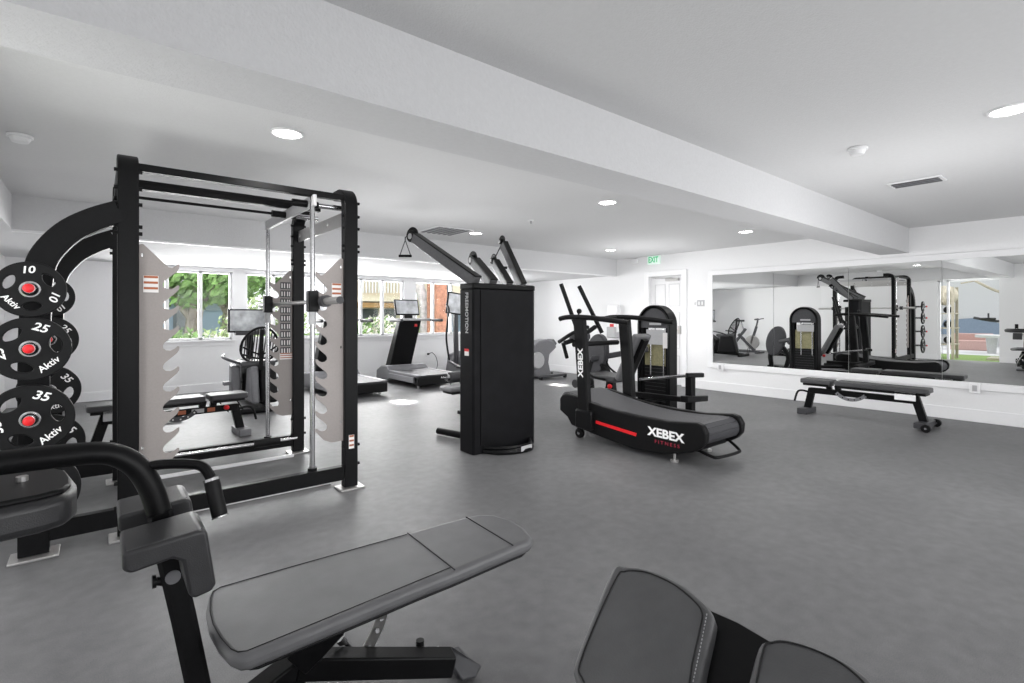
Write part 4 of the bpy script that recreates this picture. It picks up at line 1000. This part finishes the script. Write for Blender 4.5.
# ================================================================== OUTSIDE (through windows)
def st_obj(name, mb, m, lab, cat, group=None, bevel=0):
    o = mb.build(name, m, None, bevel); return tag(o, lab, cat, group)
o = MB().box((-14, YF + .15, -.16), (22, 40, -.06)).build('lawn', M['lawn']); o['kind'] = 'structure'; o.name = 'ground_lawn'
o = MB().box((-14, -8, -.15), (XL - .15, YF + .15, -.03)).build('ground_turf', M['turf']); o['kind'] = 'structure'
def leaf_cluster(mb, c, r, n, s=.07, sc=(1, 1, 1)):
    for _ in range(n):
        while True:
            p = V(random.uniform(-1, 1), random.uniform(-1, 1), random.uniform(-1, 1))
            if .25 < p.length < 1: break
        p = V(p.x * sc[0], p.y * sc[1], p.z * sc[2]) * r + V(c)
        a = V(random.gauss(0, 1), random.gauss(0, 1), random.gauss(0, 1)).normalized(); b = a.orthogonal().normalized(); c2 = a.cross(b)
        l = s * random.uniform(.6, 1.3)
        vs = [mb.bm.verts.new(p + b * l), mb.bm.verts.new(p + c2 * l * .4), mb.bm.verts.new(p - b * l), mb.bm.verts.new(p - c2 * l * .4)]
        mb.bm.faces.new(vs)
    return mb
def tree(px, y, hc, rc, lab, mleaf='leaf', mbark='bark', sc=(1.2, 1, .8), n=1500, s=.12, r0=.16):
    p = at(px, 316, 'y', y); t = thing('tree', lab, 'tree', (p.x, y, -.06), group='trees outside the windows')
    mb = MB(); mb.tube(smooth_path([(p.x, y, -.08), (p.x + .05, y, hc * .4), (p.x + .15, y + .05, hc * .75), (p.x + .1, y, hc)]), r0, 9)
    mb.tube([(p.x + .05, y, hc * .5), (p.x - .7, y - .1, hc)], r0 * .45, 7).tube([(p.x + .1, y, hc * .6), (p.x + .8, y + .1, hc * 1.05)], r0 * .4, 7)
    mb.build('trunk', M[mbark], t)
    leaf_cluster(MB(), (p.x, y, hc + rc * .25), rc, n, s, sc).build('crown', M[mleaf], t)
tree(190, 13.5, 2.3, 1.5, 'leafy green tree outside the leftmost window', n=2600, s=.14)
tree(226, 16.5, 2.6, 1.7, 'bushy green tree behind the leftmost window pane', n=2600, s=.15)
def bush(px, y, r, h, lab, m='leaf', flowers=0, n=900, s=.07):
    p = at(px, 316, 'y', y)
    t = thing('bush', lab, 'bush', (p.x, y, -.06), group='bushes outside the windows')
    leaf_cluster(MB(), (p.x, y, h * .45), r, n, s, (1, .8, h * .55 / r)).build('foliage', M[m], t)
    if flowers: leaf_cluster(MB(), (p.x, y - .1, h * .68), r * .85, flowers, s * .8, (1, .8, h * .4 / r)).build('blossom', M['petal'], t)
bush(178, 11.8, .7, 1.05, 'low leafy bush outside the leftmost window, left part', 'leaf')
bush(212, 12.2, .8, 1.0, 'low leafy bush outside the leftmost window, right part', 'leaf2', 250)
bush(258, 12.8, .9, 1.75, 'pale green bush outside the second window', 'leaf2', 100, 1500)
bush(283, 13.5, .9, 1.6, 'green bush outside the second window behind the rack plate', 'leaf2', 0)
bush(381, 12.4, .75, 1.30, 'bush with pale spiky blossoms outside the third window', 'leaf', 700)
bush(352, 12.6, .6, 1.2, 'green bush outside the third window beside the rack post', 'leaf', 120)
bush(403, 12.6, .45, 1.05, 'small green bush outside the third window, right of the blossoms', 'leaf', 20)
bush(429, 12.9, .45, 1.1, 'small green bush outside the fourth window by the pale trunk', 'leaf2', 10)
mb = MB()
for _ in range(70):
    mb.sph((random.uniform(.2, 3.6), random.uniform(12.5, 15.5), -.02), random.uniform(.08, .22), (1.2, 1, .6), 8)
o = mb.build('garden_stones', M['stone']); o['label'] = 'pale rounded garden stones outside the left windows'; o['category'] = 'stones'; o['kind'] = 'stuff'
# white low wall / house in left window distance
hb = thing('garden_house', 'small blue-grey house far behind the trees outside the leftmost window', 'building', (2.6, 24, 0))
MB().box((.5, 24, -.1), (4.3, 26, 2.0)).build('wall', M['blue'], hb)
MB().box((.2, 23.6, 2.0), (4.6, 26.4, 2.3)).build('roof', M['conc'], hb)
MB().box((2.3, 23.93, .2), (3.1, 23.99, 1.5)).build('window', M['dwin'], hb)
# neighbouring building outside window 3
NB = thing('apartment_building', 'beige building with white railed balcony outside the third window', 'building', (6, 17.5, 0))
yb = 17.0
def bx(px0, py0, px1, py1, y, dy):
    a = at(px0, py0, 'y', y); b = at(px1, py1, 'y', y); return (min(a.x, b.x), y, min(a.z, b.z)), (max(a.x, b.x), y + dy, max(a.z, b.z))
lo, hi = bx(325, 282, 413, 330, yb + .5, .2); lo = (lo[0], lo[1], -.1); hi = (hi[0], hi[1], 5.2)
MB().box(lo, hi).build('wall', M['stucco'], NB)
MB().box(*bx(330, 302, 412, 308, yb, .5)).build('wood_fascia', M['beam'], NB)
MB().box(*bx(330, 293.5, 412, 302, yb - .02, .5)).build('balcony_slab', M['stucco'], NB)
rl = MB(); 
for k in range(26):
    a = at(332 + k * 3.1, 293, 'y', yb - .05); rl.box((a.x - .025, yb - .08, a.z), (a.x + .025, yb - .03, a.z + 1.0))
a = at(330, 293, 'y', yb - .05); b = at(412, 293, 'y', yb - .05); rl.box((a.x, yb - .09, b.z + 1.0), (b.x, yb - .02, b.z + 1.07))
rl.build('balcony_railing', M['trim'], NB)
for p0, p1 in ((362, 378), (382, 396)):
    MB().box(*bx(p0, 309, p1, 327, yb + .42, .06)).build('window', M['dwin'], NB)
# window 4 background
P4 = thing('pale_tree', 'bare pale-barked tree trunk outside the fourth window', 'tree', tuple(at(425, 316, 'y', 12.6).xy) + (-.06,))
c0 = at(425, 316, 'y', 12.6)
MB().tube(smooth_path([(c0.x + .05, 12.6, -.1), (c0.x, 12.6, .9), (c0.x - .05, 12.6, 1.7), (c0.x - .45, 12.6, 2.9)]), .14, 10).tube(smooth_path([(c0.x - .02, 12.6, 1.4), (c0.x + .16, 12.6, 2.0), (c0.x + .3, 12.6, 3.0)]), .09, 9).build('trunk', M['palebark'], P4)
lo, hi = bx(412, 282, 437, 330, 15.5, .2)
st_obj('garden_wall', MB().box((lo[0] + .3, 15.5, -.1), (hi[0], 15.7, 3.4)), M['stucco'], 'beige wall panel behind the pale tree outside the fourth window', 'wall')
lo, hi = bx(436.5, 282, 447, 332, 11.6, .5)
st_obj('brick_column', MB().box((lo[0], 11.6, -.1), (hi[0], 12.1, 3.4)), M['brick'], 'reddish brick column outside the fourth window', 'column')
lo, hi = bx(448, 282, 475, 332, 13.5, .5)
st_obj('entry_door', MB().box((lo[0], 13.5, -.1), (hi[0], 13.6, 3.2)), M['blue'], 'blue-grey panel right of the brick column outside the fourth window', 'wall')
lo, hi = bx(453, 270, 480, 297, 12.8, .1)
st_obj('upper_panel', MB().box((lo[0], 12.8, 1.9), (hi[0], 12.9, 3.4)), M['stucco'], 'beige upper panel right of the brick column outside the fourth window', 'wall')  # plain beige stucco box

# ================================================================== OUTSIDE YARD (seen in the mirror through the opening)
def yard(px, py, depthX):   # mirror pixel to real point at a real X
    d = ray(px, py); t = (2 * XR - depthX - 0) / d.x; q_ = V(0, 0, H) + d * t
    return V(depthX, q_.y, q_.z)
o = MB().box((-14, -8, -.035), (-3.6, YF + .15, -.02)).build('patio_slab', M['conc']); o['kind'] = 'structure'; o.name = 'ground_patio'
st_obj('yard_wall', MB().box((-8.3, -4, -.02), (-8.1, 8, 3.2)), M['conc'], 'pale outdoor wall across the yard, seen in the mirror', 'wall')
o = MB().prism([V(-8.08, 4.7, .40), V(-8.08, 3.9, .36), V(-8.08, 2.9, .40), V(-8.08, 2.95, .8), V(-8.08, 3.6, 1.0), V(-8.08, 4.5, .92)], (.02, 0, 0)).build('wall_mural', M['blue'])
tag(o, 'blue painted shape on the yard wall, seen in the mirror', 'mural')
# storage rack with ball
YR = thing('storage_rack', 'tall tan rack of balls and weights in the turf yard, seen in the mirror', 'rack', (-2.0, 3.5, -.03))
for y in (3.15, 3.75):
    for x in (-2.2, -1.7): MB().box((x - .03, y - .03, -.03), (x + .03, y + .03, 1.95)).build('upright', M['tan'], YR)
for z in (.35, .8, 1.2): MB().box((-2.25, 3.1, z), (-1.65, 3.8, z + .03)).build('shelf', M['tan'], YR)
for z, m_ in ((.46, 'black2'), (.90, 'black2'), (1.30, 'black2')):
    for y in (3.3, 3.55):
        st_obj('medicine_ball', MB().sph((-1.95, y, z + .02), .10), M[m_], {.46: 'black medicine ball on the lowest shelf of the yard rack', .90: 'black medicine ball on the middle shelf of the yard rack', 1.30: 'black medicine ball on the top shelf of the yard rack'}[z], 'ball', 'medicine balls on the yard rack')
st_obj('exercise_ball', MB().sph((-1.95, 3.35, 1.95 - .25 + .02), .28, seg=24), M['ball'], 'large tan exercise ball on top of the yard rack, seen in the mirror', 'ball')
# power tower
PT = thing('power_tower', 'tan pull-up and dip station in the turf yard, seen in the mirror', 'dip station', (-2.2, 2.3, -.03))
MB().box((-2.3, 2.12, -.03), (-2.2, 2.22, 2.3)).build('mast', M['tan'], PT, .01)
MB().tube(smooth_path([(-2.2, 2.17, 1.75), (-2.2, 2.4, 1.85), (-2.2, 2.75, 2.1), (-2.2, 2.85, 2.2)]), .035).tube([(-2.2, 2.8, 2.1), (-2.1, 3.05, 2.05)], .02).build('pull_up_arm', M['tan'], PT)
MB().tube(smooth_path([(-2.2, 2.17, 1.0), (-2.2, 2.45, 1.02), (-2.2, 2.8, 1.1)]), .035).tube([(-2.2, 2.5, 1.05), (-2.2, 2.5, 1.22)], .02).build('dip_arm', M['dgrey'], PT)
MB().box((-2.24, 2.35, 1.04), (-2.12, 2.65, 1.10)).build('elbow_pad', M['leather'], PT, .02)
MB().box((-2.6, 1.9, -.03), (-1.9, 2.5, .03)).build('base', M['tan'], PT)
for i, (x, y) in enumerate(((-4.6, 2.75), (-4.6, 1.95))):
    t = thing('concrete_table', ['low white concrete table in the yard, left one in the mirror', 'low white concrete table in the yard, right one in the mirror'][i], 'table', (x, y, -.02), group='low concrete tables in the yard')
    MB().cyl((x, y, .46), (x, y, .54), .38, seg=24).build('top', M['conc'], t, .01)
    MB().cyl((x, y, -.02), (x, y, .46), .10, .14).build('pedestal', M['conc'], t)
st_obj('bench_outside', MB().box((-6.0, 2.9, -.02), (-5.6, 3.9, .30)).box((-6.1, 2.9, .25), (-6.0, 3.9, .52)), M['pink'], 'pink bench at the back of the yard, seen in the mirror', 'bench', bevel=.02)

# ================================================================== LIGHT
def area(name, loc, rot, sx, sy, e, col=(1, 1, 1), spread=None):
    L = bpy.data.lights.new(name, 'AREA'); L.shape = 'RECTANGLE'; L.size = sx; L.size_y = sy; L.energy = e; L.color = col
    if spread: L.spread = spread
    o = bpy.data.objects.new(name, L); COL.objects.link(o); o.location = loc; o.rotation_euler = rot; return o
area('front_fill_lamp', (3.6, YN + .05, 1.35), (math.radians(90), 0, 0), 7.0, 1.9, 110, (1, 1, 1)).rotation_euler = (math.radians(-90), 0, PI)  # added fill lamp behind the camera, brightens the room from the front
for o in [x for x in bpy.data.objects if x.name == 'front_fill_lamp']: o.rotation_euler = (math.radians(90), 0, 0)
for a, b in WIN:
    area('window_daylight', ((a + b) / 2, YF + .3, 1.6), (math.radians(-90), 0, 0), 1.35, 1.1, 45, (1, 1, 1)).visible_glossy = False
    area('window_glow', ((a + b) / 2, YF + .24, 1.6), (math.radians(-90), 0, 0), 1.35, 1.1, 68, (1, 1, 1))
area('yard_daylight', (XL - .3, 2.8, 1.2), (0, math.radians(-90), 0), 2.0, 1.1, 40).visible_glossy = False
def aim(o, tgt):
    d = V(tgt) - o.location; o.rotation_euler = d.to_track_quat('-Z', 'Y').to_euler()
# slim shafts of sun reaching the floor
for tx_, ty_, sx_ in ((3.54, 6.87, 4.45), (6.63, 6.76, 6.4)):
    o = area('sun_shaft', (sx_, 12.2, 3.6 * .82), (0, 0, 0), .22, .08, 5, (1, .98, .94), math.radians(2)); aim(o, (tx_, ty_, 0))
sun = bpy.data.lights.new('sun', 'SUN'); sun.energy = 2.0; sun.angle = .02
so = bpy.data.objects.new('sun', sun); COL.objects.link(so); so.rotation_euler = (math.radians(38), 0, math.radians(-20))
for x, y, z, e in ((3.2, 2.9, .7, 26), (1.2, 3.0, .8, 14), (6.4, 2.6, .8, 22), (2.6, 4.9, 1.1, 42), (6.9, 5.2, 1.35, 38), (2.9, 8.3, 1.3, 42), (6.6, 8.4, 1.3, 30), (1.2, 7.2, 1.3, 22), (4.6, 1.0, 1.2, 42), (2.2, -1.2, 1.0, 26)):
    L = bpy.data.lights.new('soft_fill', 'POINT'); L.energy = e; L.shadow_soft_size = .7
    o = bpy.data.objects.new('soft_fill', L); COL.objects.link(o); o.location = (x, y, z); o.visible_glossy = False
w = bpy.data.worlds.new('world'); SC.world = w; w.use_nodes = True
nt = w.node_tree; bg = nt.nodes['Background']
sky = nt.nodes.new('ShaderNodeTexSky'); sky.sky_type = 'HOSEK_WILKIE'; sky.turbidity = 6; sky.sun_direction = (.2, -.5, .8)
mx = nt.nodes.new('ShaderNodeMix'); mx.data_type = 'RGBA'; mx.inputs[0].default_value = .85
mx.inputs[7].default_value = (.95, .97, 1, 1); nt.links.new(sky.outputs[0], mx.inputs[6]); nt.links.new(mx.outputs[2], bg.inputs['Color'])
bg.inputs['Strength'].default_value = 1.5
# camera
cam = bpy.data.cameras.new('camera'); co = bpy.data.objects.new('camera', cam); COL.objects.link(co)
cam.sensor_width = 36; cam.lens = F / 1024 * 36; cam.clip_start = .02
co.location = (0, 0, H); co.rotation_euler = (PI / 2, 0, math.atan2(FY, FX) - PI / 2)
cam.shift_y = -(HY - 341.5) / 1024 * -1 if False else -(341.5 - HY) / 1024
SC.camera = co
SC.view_settings.view_transform = 'Standard'; SC.view_settings.look = 'None'; SC.view_settings.exposure = .15
